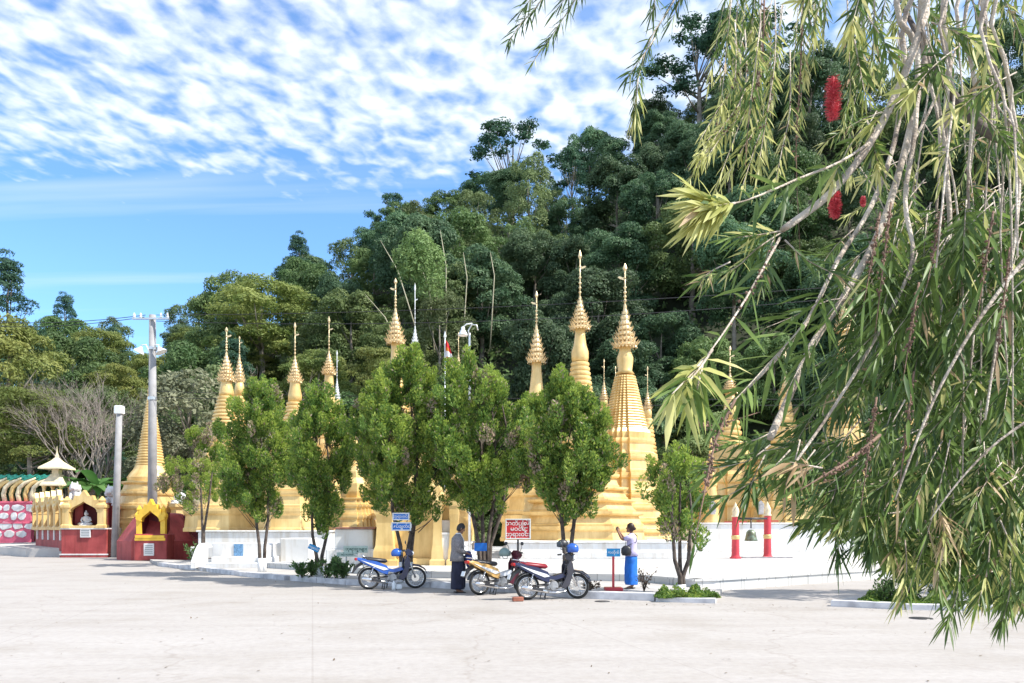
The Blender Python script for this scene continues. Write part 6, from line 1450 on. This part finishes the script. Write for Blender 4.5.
# upper right: sprays among the rods
for i in range(84):
    x = rb.uniform(850, 1050); y0 = rb.uniform(-60, 210); D = rb.uniform(1.4, 3.0); a = rb.uniform(20, 160) if rb.random() < .45 else rb.uniform(60, 120); Ln = rb.uniform(40, 95)
    dx, dy = -math.cos(R(a)) * Ln, math.sin(R(a)) * Ln
    spray([(x, y0), (x + dx * .5, y0 + dy * .4), (x + dx, y0 + dy)], D, D - .1, .002, int(rb.uniform(26, 44)), L=.056, spread=.8, mix=(.5, .3, .17, .03), tip=.2, wr=.11)
# mid: x 820-900, y 240-420 loose
for i in range(40):
    x = rb.uniform(850, 960); y0 = rb.uniform(200, 360); D = rb.uniform(1.5, 2.8); Ln = rb.uniform(45, 100); a = rb.uniform(60, 150)
    dx, dy = math.cos(R(a)) * Ln, math.sin(R(a)) * Ln * .9
    spray([(x, y0), (x + dx * .5, y0 + dy * .4), (x + dx, y0 + dy)], D, D - .1, .002, 34, L=.065, spread=.9, mix=(.6, .36, .02, .02))
# dense lower right mass, hanging down and to the left
def lowlim(x): return float(np.interp(x, [700, 760, 800, 840, 870, 900, 930, 960, 1000, 1030], [470, 490, 495, 545, 570, 598, 590, 612, 632, 640]))
def toplim(x): return float(np.interp(x, [780, 830, 870, 900, 1040], [470, 400, 300, 210, 170]))
for i in range(830):
    x = 1050 - abs(rb.gauss(0, 1)) * 118
    if x < 795 or (x < 900 and rb.random() < .5): continue
    D = rb.uniform(1.45, 3.3); y0 = rb.uniform(toplim(x), lowlim(x) - 50); Ln = rb.uniform(48, 110) * (1.7 / D) ** .5; a = rb.uniform(75, 150); dx, dy = math.cos(R(a)) * Ln, math.sin(R(a)) * Ln
    if y0 + dy > lowlim(x + dx) - 36: dy = max(12, lowlim(x + dx) - 36 - y0)
    bright = .02 if y0 < 440 else .12
    spray([(x, y0), (x + dx * .45, y0 + dy * .35), (x + dx, y0 + dy)], D, D - .12, .0018, int(rb.uniform(26, 40)), L=rb.uniform(.052, .078), spread=.8, mix=(.54, .36, bright * 1.6, .03), wr=.115)
# hanging tips along the lower edge
for (x, y0, x2, y2, m) in ((880, 480, 868, 560, SK), (830, 500, 838, 562, SK), (838, 480, 818, 520, SK), (905, 540, 900, 602, (.3, .1, .5, .1)), (925, 520, 940, 600, (.4, .2, .2, .2)), (960, 560, 948, 622, SK), (990, 540, 975, 610, (.4, .2, .4, 0)), (1010, 560, 1002, 622, SK), (890, 500, 852, 548, SK), (900, 470, 860, 500, SK), (950, 440, 905, 600, (.5, .4, .1, 0)), (1000, 520, 1030, 610, (.4, .2, .4, 0)), (935, 500, 945, 545, (0, .1, .2, .7)), (905, 400, 850, 480, (.6, .3, .1, 0)), (860, 420, 800, 480, (.6, .3, .1, 0)), (880, 440, 840, 520, (.6, .3, .1, 0)), (860, 480, 800, 500, SK)):
    spray([(x, y0), ((x + x2) / 2 + 4, (y0 + y2) / 2), (x2, y2)], 1.4, 1.35, .0018, 40, L=.05, spread=.75, mix=m)
for i in range(8):   # woody capsule-studded twigs
    x = rb.uniform(860, 1020); y0 = rb.uniform(200, 420); Ln = rb.uniform(70, 140); spray([(x, y0), (x - 8, y0 + Ln * .5), (x - 16, y0 + Ln)], 1.35, 1.3, .0026, 6, capsules=50, twigm=1)
twb.v = [tuple(Vector(v) + inv) for v in twb.v]; twb.build('twigs', [M_pbark, M_twig], BT); capb.v = [tuple(Vector(v) + inv) for v in capb.v]; tag(capb.build('seed_capsules', M_twig, BT), kind='stuff')
V = np.concatenate(LV) + np.array([-3.1, -2.3, 0]); f3 = np.concatenate(LF3); f4 = np.concatenate(LF4); mi = np.concatenate(LM3 + LM4)
print('bottlebrush leaves', lcount // 8)
link('leaves', mesh_np('bottlebrush_foliage', V, [f3, f4], mi, smooth=False), [B_leaf, B_leafd, B_leafy, B_dry], BT)
M_flr = mat('red_stamens', (.62, .045, .075), .5, .15, 60, col2=(.80, .14, .17)); 
def flower(px, py0, py1, D, rpx):
    a, c = Q(px, py0, D), Q(px, py1, D); n = 900; rng = np.random.default_rng(px); t = rng.uniform(0, 1, n); th = rng.uniform(0, 2 * pi, n); R_ = rpx * D / F; b = MB()
    A = np.array(tuple(a)); Bq = np.array(tuple(c)); base = A + (Bq - A) * t[:, None]; o = np.stack([np.cos(th), np.sin(th), rng.uniform(-.25, .35, n)], 1); o = nrm(o)
    side = nrm(np.cross(o, rng.normal(size=(n, 3)))); L_ = R_ * (rng.uniform(.6, 1.15, n) * (1 - .45 * np.abs(t - .5) ** 2 * 3))[:, None]; w = .0005
    v = np.stack([base - side * w, base + side * w, base + o * L_ + side * w * .8, base + o * L_ - side * w * .8], 1).reshape(-1, 3) + np.array([-3.1, -2.3, 0])
    fl = link('flower_spike', mesh_np('flower_spike', v, [np.arange(4 * n).reshape(n, 4)]), M_flr, BT)
    b.tube([Vector(a) + inv, Vector(c) + inv], .003, 8)
    for _ in range(90):
        tt = rb.random(); an = rb.uniform(0, 6.28); q = a.lerp(c, tt) + Vector((math.cos(an), math.sin(an), 0)) * .0035; b.ball(q + inv, .0022, 5, 4)
    b.build('axis', M_flr, fl)
flower(833, 77, 120, 1.75, 8.8); flower(835, 192, 218, 1.7, 7.0); flower(863, 197, 206, 1.9, 3)
spray([(832, 20), (833, 50), (833, 78)], 1.75, 1.75, .003, 54, L=.06, spread=.45, mix=(.7, .3, 0, 0)); spray([(833, 118), (832, 150), (834, 190)], 1.75, 1.7, .003, 46, L=.05, spread=.5, mix=(.5, .2, .3, 0));
